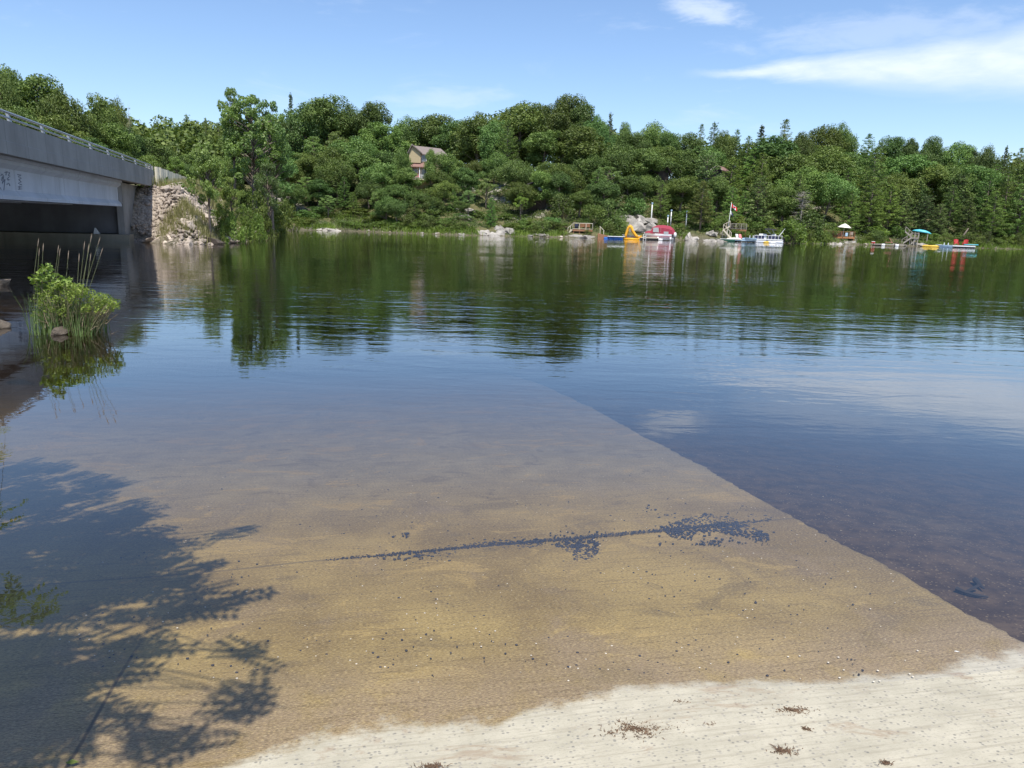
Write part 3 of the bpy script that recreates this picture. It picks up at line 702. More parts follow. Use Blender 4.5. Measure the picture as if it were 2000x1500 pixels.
def plant(x, y, z, h, wd, kind, tint=(1, 1, 1), label=None, group=None, vi=None, rz=None, tilt=(0, 0)):
    k = pcount.get(kind, 0); pcount[kind] = k+1
    pr_ = PR[kind][k % len(PR[kind]) if vi is None else vi]
    nm, cat, _, tn = KW[kind]
    root = empty(nm, (x, y, z), random.uniform(0, 6.3) if rz is None else rz, label, cat, group)
    root.rotation_euler[0] = tilt[0]; root.rotation_euler[1] = tilt[1]
    root.scale = (wd/pr_[5], wd/pr_[5], h/pr_[4])
    link(tn, pr_[0], pr_[2], root)
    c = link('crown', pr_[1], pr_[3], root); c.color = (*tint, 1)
    return root

LM = [(-400, 90, 'behind the bridge railing at the far left'), (90, 180, 'behind the middle of the bridge railing'), (180, 300, 'behind the far end of the bridge railing'),
 (300, 385, 'above the timber fence'), (385, 480, 'on the point right of the riprap'), (480, 560, 'at the tip of the riprap point'), (560, 610, 'left of the small rocky cove'), (610, 680, 'over the small rocky cove'),
 (680, 745, 'over the bright grassy bank'), (745, 800, 'just left of the yellow house'), (800, 880, 'by the yellow house'), (880, 930, 'just right of the yellow house'), (930, 1000, 'over the pale shoreline outcrop'),
 (1000, 1060, 'around the dark hidden cabin'), (1060, 1115, 'just left of the railed deck'), (1115, 1170, 'over the railed deck on flat rock'), (1170, 1222, 'over the blue float'), (1222, 1262, 'over the yellow slide'),
 (1262, 1325, 'over the maroon-topped boat'), (1325, 1375, 'right of the maroon-topped boat'), (1375, 1415, 'left of the flagpole'), (1415, 1465, 'over the flagpole deck'), (1465, 1505, 'over the pontoon boat rail'), (1505, 1545, 'over the stern of the pontoon boat'),
 (1545, 1590, 'just right of the pontoon boat'), (1590, 1632, 'left of the umbrella deck'), (1632, 1680, 'over the cream umbrella'), (1680, 1725, 'right of the cream umbrella'), (1725, 1775, 'over the pink lounger dock'), (1775, 1818, 'over the grey stairs'),
 (1818, 1860, 'over the yellow kayak'), (1860, 1925, 'over the two red chairs'), (1925, 1975, 'right of the two red chairs'), (1975, 2600, 'at the right edge of the view')]
pend = []
def row(d): return 'at the water edge' if d < 4.5 else 'low on the slope' if d < 12 else 'halfway up the slope' if d < 26 else 'high on the slope' if d < 39 else 'on the skyline ridge'
def tree(px, ytop, wpx, kind, d, tint=None, D=None, vi=None, label=None, group=None, rowtxt=None):
    if D is None: x, y, DD = at(px, d)
    else: (x, y), DD = polar(px, D), D
    z = g(x, y); zt = zat(px, ytop, DD); h = max(zt-z, 1.0)
    mpp = DD*math.cos(azp(px))/F
    k = random.uniform(.88, 1.12)
    if tint is None:
        tint = {'P': (1.1, 1.15, .85), 'O': (1, 1, 1)}.get(kind, (1, 1, 1))
        f = random.uniform(.72, 1.28); wy = random.uniform(-.14, .07); tint = (tint[0]*f*(1+wy), tint[1]*f, tint[2]*f*(1-wy))
    wm = min(wpx*mpp*1.08, h*{'O': 1.0, 'P': .66, 'S': .42, 'C': .62, 'L': .66}.get(kind, 9))
    o = plant(x, y, z-.1, h, wm, kind, tint, vi=vi)
    if label: tag(o, label, group=group)
    else: pend.append((o, px, kind, rowtxt or row(d), h, tint))
    return o

# skyline and middle rows: (px, top row, width, kind, metres behind the shore)
SPEC = [
(573,183,26,'S',45),(560,232,66,'O',38),(600,204,84,'O',38),(643,192,96,'O',40),(683,214,66,'O',42),(725,202,70,'O',40),(748,243,74,'O',34),
(702,268,112,'O',22),(650,290,110,'O',20),(600,300,92,'O',24),(560,318,72,'O',15),(768,298,66,'O',25),(672,345,90,'P',10),(620,352,84,'O',11),(720,352,96,'O',10),(755,385,70,'O',5),
(772,262,50,'O',52),(800,236,66,'O',58),(845,224,84,'O',60),(888,238,60,'O',56),(930,221,82,'O',48),(962,238,66,'O',42),(1010,203,96,'O',50),(1050,214,70,'O',52),(1095,187,76,'O',52),(1135,206,66,'O',50),(1162,226,50,'O',45),
(1184,220,26,'S',48),(1210,243,36,'O',50),(1240,262,50,'O',46),(1268,247,64,'O',48),(1302,260,50,'O',44),(1332,263,54,'O',44),(1360,243,34,'P',46),(1384,238,40,'P',48),(1405,256,46,'O',44),(1429,253,38,'P',44),(1452,266,46,'P',40),(1475,245,40,'S',50),
(1520,234,58,'P',46),(1556,262,46,'O',40),(1590,248,66,'O',46),(1626,250,50,'O',46),(1655,267,36,'P',44),(1682,262,54,'P',44),(1707,279,50,'P',36),(1738,268,56,'O',46),(1764,275,34,'O',44),(1790,290,50,'O',38),(1812,271,54,'O',46),(1856,280,58,'O',46),
(1889,294,40,'S',44),(1912,294,44,'O',42),(1948,286,24,'S',44),(1976,290,50,'P',36),(2010,292,60,'P',40),(2060,288,80,'O',44),
(910,330,84,'O',20),(868,352,56,'O',12),(965,300,92,'O',28),(988,236,84,'P',34),(1062,258,108,'O',34),(1005,318,108,'O',18),(1060,336,100,'O',14),(1132,250,104,'O',32),(1152,300,96,'O',24),(1100,322,86,'O',18),(1135,372,92,'O',8),(1166,330,56,'P',16),
(1200,288,96,'O',30),(1255,290,96,'O',28),(1225,345,88,'O',15),(1178,352,70,'O',12),(1330,296,84,'O',28),(1292,352,74,'P',12),(1332,346,74,'O',14),(1258,345,60,'O',20),(1300,285,60,'O',40),
(1425,306,104,'P',22),(1482,298,118,'P',18),(1455,372,92,'P',9),(1530,305,100,'O',24),(1570,326,92,'O',17),(1600,290,92,'O',30),(1532,366,104,'O',8),(1612,345,84,'O',14),(1650,298,84,'O',30),(1700,288,104,'P',15),(1702,345,122,'P',7),(1662,372,70,'P',6),
(1760,306,92,'O',28),(1805,318,96,'O',26),(1765,372,84,'C',7),(1852,326,92,'O',24),(1858,362,80,'P',9),(1812,382,84,'C',6),(1902,326,84,'O',24),(1962,326,104,'P',12),(1942,372,92,'P',5),(1994,345,90,'P',7),(1893,392,84,'C',6),(2040,330,110,'P',8),(1838,400,60,'C',5),
(1375,292,70,'O',38),(1400,345,60,'O',14),(1925,340,70,'P',16),(1585,405,66,'D',4),
(790,330,56,'O',14),(815,372,60,'O',8),(850,385,70,'O',7),(900,392,70,'O',9),(775,392,54,'O',4),(1100,375,60,'D',7),(1160,392,50,'D',5),(1200,385,60,'D',6),(1240,378,50,'D',12),
(876,300,54,'O',20),(842,294,26,'O',18),(856,330,44,'O',16),(575,360,60,'O',9),(640,378,44,'L',6),(690,374,56,'P',7),(735,372,46,'L',7),(770,360,56,'O',10),(810,380,46,'P',6),(845,394,36,'C',6),(885,370,56,'P',12),(660,318,76,'O',14),(600,342,66,'L',12),(740,318,66,'O',14),(700,300,76,'O',17),(950,345,54,'L',16),(1090,335,60,'O',12),(915,368,44,'L',10),(786,292,34,'O',21),(1072,318,64,'O',27),(928,316,64,'O',30),
]
for s_ in SPEC: tree(*s_)
tree(1372, 352, 84, 'P', 5.5, (1.0, .85, .75), vi=2, label='scraggly brown-tinged pine with a bare grey lower trunk behind the shore rocks')
tree(1567, 372, 66, 'N', 5.0, vi=0, label='bare grey-branched dead tree between the pontoon boat and the umbrella deck')
tree(1553, 425, 58, 'B', .3, (.95, .95, .8), label='pale bushy willow overhanging the water at the stern of the pontoon boat')
tree(1018, 374, 26, 'L', 8, (1.2, 1.3, .8), vi=1, label='vivid yellow-green sapling beside the dark hidden cabin')
tree(960, 386, 20, 'C', 5, (.9, 1.1, .8), label='slim columnar cedar just above the pale shoreline outcrop')
tree(1152, 452, 18, 'D', 1.2, label='small dark shrub at the right corner of the railed deck')
# fill rows
taken = [(s_[0], s_[4]) for s_ in SPEC]
for d0, y0, step in ((31, 50, 48), (19, 95, 50), (9.5, 140, 56)):
    px = 556.
    while px < 2090:
        q = px+random.uniform(-12, 12); dd_ = d0+random.uniform(-3, 3)
        clear = (770 < q < 885 and d0 < 32) or (1262 < q < 1312 and 12 < d0 < 32) or (1378 < q < 1415 and 12 < d0 < 32) or (1105 < q < 1300 and d0 < 10) or (1030 < q < 1062 and d0 < 20) or (590 < q < 790 and d0 < 10) or (940 < q < 1000 and d0 < 10)
        if not clear and all(abs(q-a_)/26+abs(dd_-b_)/9 > 1 for a_, b_ in taken):
            crest = float(np.interp(q, [560, 640, 725, 765, 845, 930, 1095, 1210, 1300, 1400, 1520, 1700, 1850, 2000], [230, 195, 205, 262, 226, 222, 190, 245, 255, 252, 240, 275, 282, 290]))
            yt = crest+y0*(.65+.5*random.random())*(1 if q < 1300 else .8)
            tree(q, yt, random.uniform(84, 128), random.choice('OOLP') if q < 1350 else random.choice('OPPC'), dd_)
        px += step*random.uniform(.8, 1.2)
# shore shrubs
gaps = [(612, 668), (935, 1000), (1108, 1172), (1175, 1182), (1222, 1340), (1345, 1440), (1640, 1690), (1748, 1812)]
px = 556.
while px < 2080:
    ok = not any(a_ < px < b_ for a_, b_ in gaps)
    if ok:
        dd_ = random.uniform(1.2, 3.5); yb = np.interp(px, [q[0] for q in far_px], [q[1] for q in far_px])
        hp = random.uniform(16, 36) if not (620 < px < 790) else random.uniform(8, 15)
        tree(px, yb-hp-3, random.uniform(24, 44), 'B' if random.random() < .62 else 'D', dd_, (random.uniform(.7, 1.05),)*3)
    px += random.uniform(15, 26)
for px, yt, w_, k_, d_ in [(590,408,60,'B',5),(622,400,50,'D',8),(700,412,60,'B',7),(735,420,50,'B',5),(660,415,60,'D',7),(1205,418,50,'B',4.5),(1300,430,30,'B',5.5),(1318,412,46,'B',9),(1345,408,46,'B',10),(1330,436,40,'B',4.5),(1395,424,44,'B',6),(1412,416,36,'D',8),(1440,418,50,'B',8),(1480,420,50,'D',5),(1500,425,40,'B',4),(1080,420,44,'D',4),(985,420,40,'B',8),(900,415,46,'D',6),(930,408,40,'B',11),(870,425,44,'B',4),(1695,440,40,'D',7),(1760,440,50,'B',5),(1630,432,40,'D',4),(1600,436,40,'D',2.5),(1720,436,60,'B',6),(845,405,50,'B',6),(1035,425,40,'B',4),(1145,425,36,'D',4.5)]:
    tree(px, yt, w_, k_, d_)

# left bank
tree(497, 172, 104, 'L', 0, (.9, .95, .85), D=79, vi=0, label='tall loose-crowned poplar rising above the skyline on the riprap point', rowtxt='x')
tree(458, 158, 52, 'L', 0, (1.0, 1.0, .9), D=80, vi=0, label='thin poplar top standing highest of all on the left skyline')
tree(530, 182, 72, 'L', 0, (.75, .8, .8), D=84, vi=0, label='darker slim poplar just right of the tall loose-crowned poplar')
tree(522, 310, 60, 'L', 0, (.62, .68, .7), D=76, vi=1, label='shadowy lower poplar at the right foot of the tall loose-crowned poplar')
tree(406, 270, 72, 'L', 0, (1.05, 1.05, .9), D=57, vi=1, label='leafy multi-stemmed poplar standing in the shrubs on the riprap')
tree(450, 338, 46, 'L', 0, (1.1, 1.12, .85), D=59, vi=1, label='short bright poplar right of the multi-stemmed one')
tree(345, 302, 56, 'L', 0, (.95, 1.05, .8), D=92, vi=1, label='bright green young poplar showing over the timber fence')
for px, yt, w_, k_, D_2, tn in [(432,428,24,'B',58.5,1.25),(452,412,40,'B',58.5,1.1),(474,395,40,'B',62,1.0),(498,412,40,'B',66,.95),(445,430,34,'B',59.5,.95),(478,430,34,'B',64,.9),(430,395,30,'B',60,1.0),(515,418,36,'B',74,.8),(500,370,44,'B',74,.85),(535,405,50,'B',90,.8),(545,380,50,'D',100,.9),(560,390,44,'B',112,.9),(545,428,34,'B',98,.8),(470,352,50,'B',84,.85),(492,362,50,'B',90,.8)]:
    tree(px, yt, w_, k_, 0, (tn, tn, tn*.85), D=D_2, rowtxt='low on the bank')
for px, yt, w_, k_, D_2 in [(20,150,66,'O',92),(45,138,60,'O',98),(95,154,110,'O',95),(135,176,76,'O',92),(-30,160,80,'O',92),(210,190,56,'O',104),(238,206,40,'O',108),(262,202,22,'N',100),(170,225,70,'O',94),(215,245,80,'O',96),(255,250,70,'O',100),(60,215,90,'O',86),(120,232,90,'O',88),(0,200,80,'O',84),(290,268,70,'O',102),(175,272,80,'O',86),(235,290,70,'O',90),(285,305,60,'O',94),(330,290,60,'O',112),(318,322,40,'D',90),(360,322,50,'O',100)]:
    tree(px, yt, w_, k_, 0, D=D_2, rowtxt='beyond the road')
for px, yt, w_, k_, D_2 in [(290,240,30,'P',170),(316,236,30,'P',176),(343,231,28,'P',180),(372,223,34,'P',182),(392,236,26,'S',178),(408,231,28,'P',180),(432,240,34,'P',170),(270,246,30,'P',165),(355,250,50,'O',160),(310,262,50,'O',150),(400,262,60,'O',150),(440,270,60,'O',140),(385,300,60,'O',125),(430,310,60,'O',118),(460,300,50,'O',120),(340,286,54,'O',135),(540,300,60,'O',130),(515,250,60,'O',130),(470,262,60,'O',150)]:
    tree(px, yt, w_, k_, 0, D=D_2, rowtxt='on the distant hillside')

# labels for every tree: kind, look, row, landmark; ordinals only inside identical sets
def lookup(px):
    for a_, b_, s__ in LM:
        if a_ <= px < b_: return s__
    return 'at the right edge of the view'
sets = {}
for e_ in pend:
    o, px, kind, rw, h, tint = e_
    v_ = sum(tint)/3
    tone = 'dark' if v_ < .88 else 'light' if v_ > 1.12 else 'mid-green'
    size = 'tall' if h > 11 else 'small' if h < 3 else 'medium' if h > 6.5 else 'low'
    base = f"{size} {tone+' ' if kind in 'OPSCLN' else ''}{KW[kind][2]} {rw} {lookup(px)}"
    sets.setdefault(base, []).append(e_)
for base, es in sets.items():
    es.sort(key=lambda q: q[1])
    nn = len(es)
    for i, e_ in enumerate(es):
        if nn == 1: lb = base
        else:
            pre = ('left' if i == 0 else 'right') if nn == 2 else ['leftmost', 'second', 'third', 'fourth', 'fifth', 'sixth', 'seventh'][i] if i < nn-1 else 'rightmost'
            lb = pre+' '+base
        ws_ = lb.split()
        if len(ws_) > 16: ws_ = [w__ for w__ in ws_ if w__ != 'the']
        tag(e_[0], ' '.join(ws_[:16]), group={'O': 'oaks on the hillside', 'P': 'pines on the hillside', 'S': 'spruces on the skyline', 'C': 'cedars near the shore', 'L': 'poplars on the point', 'B': 'bright shrubs along the shore', 'D': 'dark shrubs along the shore', 'N': 'bare trees'}[e_[2]])

# distant woods behind the skyline trees: one uncountable mass
r = np.random.default_rng(5); cs = []; bq([])
def woods(pxa, pxb, dfun, htfun, nn, cr=3.2, lv=210):
    for _ in range(nn):
        px = r.uniform(pxa, pxb); D = dfun(px); x, y = polar(px, D); z = g(x, y); zt = htfun(px, D)
        k = 0
        zc_ = zt-1.5
        while zc_ > z+1.0 and k < 6:
            cs.append(np.array([x, y, zc_])+ball(r, lv, .8)*cr*r.uniform(.6, 1.05)+r.normal(0, .8, 3)); zc_ -= 2.6; k += 1
crf = lambda px: float(np.interp(px, [540, 640, 725, 765, 845, 930, 1095, 1210, 1300, 1400, 1520, 1700, 1850, 2000, 2200], [245, 212, 222, 276, 242, 238, 212, 262, 270, 266, 262, 290, 298, 304, 300]))
woods(545, 2150, lambda px: shoreD(px)+r.uniform(52, 72), lambda px, D: zat(px, crf(px)+r.uniform(8, 60), D), 190)
woods(190, 560, lambda px: r.uniform(165, 260), lambda px, D: zat(px, 248+r.uniform(0, 40)-(px-300)*.02, D), 150)
woods(150, 420, lambda px: r.uniform(128, 175), lambda px, D: zat(px, 262+r.uniform(0, 40), D), 110)
woods(-160, 250, lambda px: r.uniform(108, 140), lambda px, D: zat(px, 255+r.uniform(-40, 40)+max(0, px)*.05, D), 60)
cs = np.concatenate(cs); V = leafquads(cs, .75, .5, .3, r, bq(cs))
link('distant_woods', mesh_np('distant_woods', V, qfaces(len(V))), L_OAK, kind='stuff', label='mass of distant woods filling the hills behind the skyline trees', cat='woods')

# undergrowth on the slopes
cs = []
n_ = 9000
pxs = r.uniform(545, 2120, n_); ds = r.uniform(.4, 46, n_)**1.0
azs = np.array([azp(p) for p in pxs]); DD = np.interp(azs, faz, fD)+ds
xs = DD*np.sin(azs); ys = DD*np.cos(azs); zs_ = G(xs, ys)
open_rock = ((pxs > 1225) & (pxs < 1300) & (ds < 9)) | ((pxs > 935) & (pxs < 1000) & (ds < 3.5)) | ((pxs > 1110) & (pxs < 1175) & (ds < 3)) | ((pxs > 1340) & (pxs < 1420) & (ds < 3.2)) | ((pxs > 612) & (pxs < 665) & (ds < 2.5)) | ((pxs > 875) & (pxs < 940) & (r.random(n_) < .6))
keep = ~open_rock
for x, y, z in zip(xs[keep], ys[keep], zs_[keep]):
    cs.append(np.array([x, y, z+.2])+ball(r, 14, .55)*r.uniform(.5, 1.0))
for i in range(1500):
    u_ = r.uniform(56, 150); w_ = r.uniform(-45, -1); x, y = uw(u_, w_)
    if u_ < 72 and (w_ > -9 or w_ < -21): pass
    d = float(sdist([x], [y])[0])
    if d < .6 or (u_ < 62 and w_ > -12): continue
    if -20 < w_ < -11: continue
    cs.append(np.array([x, y, g(x, y)+.15])+ball(r, 22, .6)*r.uniform(.4, .9))
cs = np.concatenate(cs); V = leafquads(cs, .30, .18, .5, r)
link('undergrowth', mesh_np('undergrowth', V, qfaces(len(V))), L_BUSH, kind='stuff', label='leafy undergrowth carpeting the wooded slopes', cat='undergrowth').color = (.6, .62, .6, 1)

def blades(pts, hmin, hmax, wd, lean=.3, r=rng):
    pts = np.asarray(pts); n_ = len(pts); h_ = r.uniform(hmin, hmax, n_)[:, None]; th = r.uniform(0, 6.3, n_)
    ld = np.stack([np.cos(th), np.sin(th), 0*th], 1)*r.uniform(.1, 1, n_)[:, None]*lean*h_; sd_ = np.stack([-np.sin(th), np.cos(th), 0*th], 1)*wd
    up_ = np.array([0, 0, 1.])*h_
    V = np.stack([pts-sd_, pts+sd_, pts+ld*.35+up_*.6+sd_*.7, pts+ld*.35+up_*.6-sd_*.7, pts+ld*.35+up_*.6-sd_*.7, pts+ld*.35+up_*.6+sd_*.7, pts+ld+up_+sd_*.1, pts+ld+up_-sd_*.1], 1)
    return V.reshape(-1, 3)
# dry weeds on the embankment
pts = []
for _ in range(1400):
    u_ = r.uniform(58, 88); w_ = r.uniform(-10.0, -2.6)
    if w_ > -9.7+ (u_-58)*.5 - 2.5 + r.normal(0, .8) and u_ < 66: continue
    if u_ < 62.5: continue
    for k in range(16):
        x, y = uw(u_+r.normal(0, .25), w_+r.normal(0, .25)); pts.append((x, y, 0))
for _ in range(110):
    u_ = r.uniform(55.2, 60); w_ = r.uniform(-8.8, -5)
    for k in range(18):
        x, y = uw(u_+r.normal(0, .2), w_+r.normal(0, .2)); pts.append((x, y, 0))
pts = np.array(pts); pts[:, 2] = G(pts[:, 0], pts[:, 1])
V = blades(pts, .35, .95, .016, .5)
link('dry_weeds', mesh_np('dry_weeds', V, qfaces(len(V))), L_WEED, kind='stuff', label='dry straw-coloured weeds on the embankment below the timber fence', cat='weeds')
# waterside grass along the far shore
pts = []
for _ in range(1500):
    px = r.uniform(560, 2060)
    if any(a_ < px < b_ for a_, b_ in gaps) and not 612 < px < 668: continue
    x, y, _d = at(px, r.uniform(.1, 1.6) if not 660 < px < 790 else r.uniform(.1, 7))
    for k in range(10): pts.append((x+r.normal(0, .4), y+r.normal(0, .4), 0))
pts = np.array(pts); pts[:, 2] = G(pts[:, 0], pts[:, 1]); V = blades(pts, .3, .8, .045, .5)
link('shore_grass', mesh_np('shore_grass', V, qfaces(len(V))), L_BUSH, kind='stuff', label='fresh green grass fringing the far shoreline', cat='grass').color = (1.1, 1.1, .8, 1)

# ------------------------------------------------------------------ leafy clump standing in the water on the left
pc = P(140, 648, 0)
root = empty('waterside_plant', (pc.x, pc.y, 0), 0, 'bright green leafy clump with tall seed grasses growing from a rock in the water', 'plant')
rr = np.random.default_rng(91)
def cl(px, py, dy=0.):          # local coordinates in the clump's own upright plane, dy = depth
    y_ = pc.y+dy; d = ray(px, py); k = y_/d.y
    return np.array([d.x*k-pc.x, dy, H+d.z*k])
stm = MB(); tw = MB(); lf = []; lf2 = []
def spray(px, py, nl, rad, ls, arr, dy):
    p = cl(px, py, dy); arr.append((p+ball(rr, nl, .8)*rad, ls)); base = np.array([p[0]*.45+rr.normal(0, .05), dy*.5, -.05])
    limb(stm, base, p, .009, .004, rr, .1, 4)
for px, py, nl, rad in [(88,525,34,.10),(82,540,40,.13),(68,547,22,.09),(92,552,40,.14),(100,538,26,.09),(78,563,30,.12),(110,556,26,.1),(120,548,22,.08),(128,553,22,.09),(135,550,16,.07)]:
    spray(px, py, nl, rad, .10, lf, rr.uniform(-.15, .15))
for i in range(130):
    px = rr.uniform(70, 228); lo_ = np.interp(px, [74, 120, 160, 225], [565, 555, 562, 588]); py = rr.uniform(lo_, np.interp(px, [74, 140, 225], [628, 612, 606]))
    spray(px, py, 26, .085, .055, lf2, rr.uniform(-.35, .35))
V = np.concatenate([leafquads(c_, l_, l_*.5, .5, rr) for c_, l_ in lf]); link('broad_leaves', mesh_np('bl', V, qfaces(len(V))), L_VIVID, root)
V = np.concatenate([leafquads(c_, l_, l_*.4, .4, rr) for c_, l_ in lf2]); o = link('small_leaves', mesh_np('sl', V, qfaces(len(V))), L_VIVID, root); o.color = (1.0, .95, .8, 1)
for i in range(110):
    a_ = cl(rr.uniform(85, 215), rr.uniform(612, 650), rr.uniform(-.3, .3)); b_ = a_+np.array([rr.normal(.05, .16), rr.normal(0, .12), rr.uniform(.03, .28)]); limb(tw, a_, b_, .006, .003, rr, rr.uniform(-.3, .4), 4)
tw.build('dead_twigs', simple('dead_twig', (.24, .19, .13), .9), root)
stm.build('stems', simple('plant_stem', (.20, .19, .10), .8), root)
bp = np.stack([rr.uniform(-.55, .5, 520), rr.uniform(-.3, .3, 520), np.zeros(520)-.03], 1); V = blades(bp, .3, .72, .006, .5, rr)
o = link('grass_blades', mesh_np('gb', V, qfaces(len(V))), L_VIVID, root); o.color = (.6, .75, 1.0, 1)
sg = MB(); sh_s = []
for (x0, y0, x1, y1) in [(68,540,74,479),(75,535,76,498),(82,530,84,489),(106,560,113,492),(110,565,116,498),(127,560,133,503),(150,565,154,509),(157,560,164,485),(160,555,177,470),(165,560,192,476),(168,560,176,508),(168,575,197,496),(160,570,172,490)]:
    a_ = cl(x0, y0+70, 0); b_ = cl(x1, y1, rr.uniform(-.1, .1)); mid = (a_+b_)/2+np.array([(a_[0]-b_[0])*.22, 0, 0]); 
    sg.tube([tuple(a_), tuple(mid), tuple(b_)], [.0035, .003, .002], 4)
    e_ = b_+(b_-mid)/np.linalg.norm(b_-mid)*.12; sh_ = MB(); sh_s.append(sh_); sh_.tube([tuple(b_-(b_-mid)*.04), tuple((b_+e_)/2), tuple(e_)], [.003, .0065, .0015], 6)
sg.build('grass_stalks', simple('stalk', (.22, .24, .12), .8), root); shm = simple('seed_head', (.34, .27, .20), .9)
for q_ in sh_s: q_.build('seed_head', shm, root)

# ------------------------------------------------------------------ overhanging tree out of view on the left bank: its boughs shade the ramp
r = np.random.default_rng(17)
ot = empty('overhanging_tree', (-7.4, 2.4, g(-7.4, 2.4)), 0, 'sumac-like tree with feathery leaves hanging over the shaded left side of the ramp', 'tree')
OL = Vector(ot.location)
shp = [(-60,885),(40,885),(130,893),(220,905),(235,935),(265,960),(295,1010),(330,1045),(345,1090),(385,1110),(395,1150),(450,1185),(510,1205),(470,1222),(395,1240),(325,1255),(285,1295),(245,1325),(175,1350),(130,1410),(95,1520),(-60,1520)]
def inpoly(x, y, pg):
    c = False; n_ = len(pg)
    for i in range(n_):
        x1, y1 = pg[i]; x2, y2 = pg[(i+1) % n_]
        if (y1 > y) != (y2 > y) and x < (x2-x1)*(y-y1)/(y2-y1)+x1: c = not c
    return c
holes = [(r.uniform(0, 480), r.uniform(900, 1480), r.uniform(22, 52)) for _ in range(38)]
tg = []
while len(tg) < 470:
    px, py = r.uniform(-60, 580), r.uniform(880, 1510)
    if inpoly(px, py, shp) and not any(((px-a_)/c_)**2+((py-b_)/(c_*.5))**2 < 1 for a_, b_, c_ in holes):
        edgey = inpoly(px+45, py, shp) and inpoly(px, py+ (25 if py < 1400 else 0), shp)
        if edgey or r.random() < .45: tg.append((px, py, 0))
tg += [(465+r.normal(0, 20), 1052+r.normal(0, 9), 1) for _ in range(5)] + [(485+r.normal(0, 14), 1280+r.normal(0, 7), 1) for _ in range(4)]
tg += [(488+r.normal(0, 26), 1385+r.normal(0, 15), 1) for _ in range(7)] + [(300+r.normal(0, 50), 1465+r.normal(0, 16), 1) for _ in range(9)] + [(225, 1405, 1), (240, 1420, 1), (230, 1390, 1)]
for (a_, b_) in [(-2.7, -.6), (-3.4, .5), (-4.2, 1.5), (-2.2, -.9)]:
    pass
LQ = []; wood = MB()
hub = np.array([-4.6, .3, 4.2])
def frond(base, dirv, L, arr):
    dirv = dirv/np.linalg.norm(dirv); sidev = np.cross(dirv, [0, 0, 1.]); sidev /= np.linalg.norm(sidev)+1e-6
    nn = 8
    for i in range(nn):
        t_ = .15+.85*i/(nn-1); c0 = base+dirv*L*t_+np.array([0, 0, -.12*L*t_*t_])
        for sgn in (-1, 1):
            ax = sidev*sgn*.9+dirv*.45+np.array([0, 0, r.uniform(-.45, .1)]); ax /= np.linalg.norm(ax); ll = L*.27*(1-.45*abs(t_-.45))
            wv = np.cross(ax, [0, 0, 1.])+r.normal(0, .25, 3); wv = wv/np.linalg.norm(wv)*ll*.23
            arr.append([c0, c0+ax*ll*.45+wv, c0+ax*ll, c0+ax*ll*.45-wv])
tips = []
for px, py, single in tg:
    gp = P(px, py, -.08 if py > 1250 else -.28); zc_ = r.uniform(2.5, 3.6) if not single else r.uniform(2.7, 3.1)
    k = (zc_-gp.z)/SD.z; p = np.array(gp)+np.array(SD)*k
    for _k in range(70):
        pxx, pyy = proj(p)
        if p[1] < .3 or pxx < -330 or pyy < -330: break
        zc_ += .12; p = np.array(gp)+np.array(SD)*((zc_-gp.z)/SD.z)
    dirv = p-hub; dirv[2] = -.15; dirv = dirv+r.normal(0, .5, 3)*np.array([1, 1, .3])*np.linalg.norm(dirv)*.6
    if single: a_r = r.uniform(0, 6.3); dirv = np.array([math.cos(a_r), math.sin(a_r), -.15])
    L = r.uniform(.3, .45) if not single else r.uniform(.2, .36); d1 = dirv/np.linalg.norm(dirv)
    frond(p-d1*L*.5, dirv, L, LQ)
    if not single and r.random() < .45: frond(p-d1*L*.5+r.normal(0, .08, 3), dirv+r.normal(0, .6, 3)*np.linalg.norm(dirv), L*.9, LQ)
    tips.append(p-d1*L*.5)
V = np.array(LQ).reshape(-1, 3)-np.array(OL)
link('crown', mesh_np('overhang_crown', V, qfaces(len(V))), L_LIGHT, ot)
tp = np.array(tips); root_t = np.array([-7.4, 2.4, .2]); fork = np.array([-6.6, 1.3, 2.6])
wood.tube([tuple(root_t-np.array(OL)-[0, 0, .6]), tuple((root_t+fork)/2-np.array(OL)+[.1, 0, 0]), tuple(fork-np.array(OL))], [.16, .13, .10], 8)
cen_i = r.choice(len(tp), 16, replace=False)
for ci in cen_i:
    c0 = tp[ci]; mid = fork*.35+c0*.65+np.array([0, 0, .35])
    limb(wood, fork-np.array(OL), mid-np.array(OL), .05, .022, r, .1, 5)
own = np.argmin(np.linalg.norm(tp[:, None, :]-tp[cen_i][None], axis=2), axis=1)
for i in range(len(tp)):
    c0 = tp[cen_i[own[i]]]; mid = fork*.35+c0*.65+np.array([0, 0, .35])
    limb(wood, mid-np.array(OL), tp[i]-np.array(OL), .010, .004, r, .05, 3)
wood.build('trunk', BARK, ot, smooth=True)

# second tree on the left bank: its outer boughs hang just above the view and show only as reflections at the left edge
BT = np.array([-13.2, 13.6, 0.]); BT[2] = g(BT[0], BT[1]); LQ = []; wood = MB(); ends = []
for px, py, k_ in [(28,1172,4),(45,1205,3),(8,1190,4),(40,1232,3),(10,850,5),(12,815,4),(4,1010,3),(-20,1180,5),(-25,900,6),(-40,1050,6)]:
    W0 = P(px, py, 0); dd2 = ray(px, py); hz = math.hypot(dd2.x, dd2.y)
    zt_ = 5.6
    for _k in range(60):
        t_ = zt_/-dd2.z; p = np.array([W0.x+dd2.x*t_, W0.y+dd2.y*t_, zt_]); q_ = proj(p)
        if q_[1] < -75 or q_[0] < -120: break
        zt_ += .15
    ends.append(p)
    for _ in range(k_):
        dv = r.normal(0, 1, 3); dv[2] = -.25; frond(p+r.normal(0, .16, 3)*[1, 1, .3], dv, r.uniform(.55, .8), LQ)
bt = empty('bank_tree', tuple(BT), 0, 'leafy tree on the left bank whose boughs hang out over the water above the view', 'tree')
hb_ = BT+np.array([.3, -.4, 5.4])
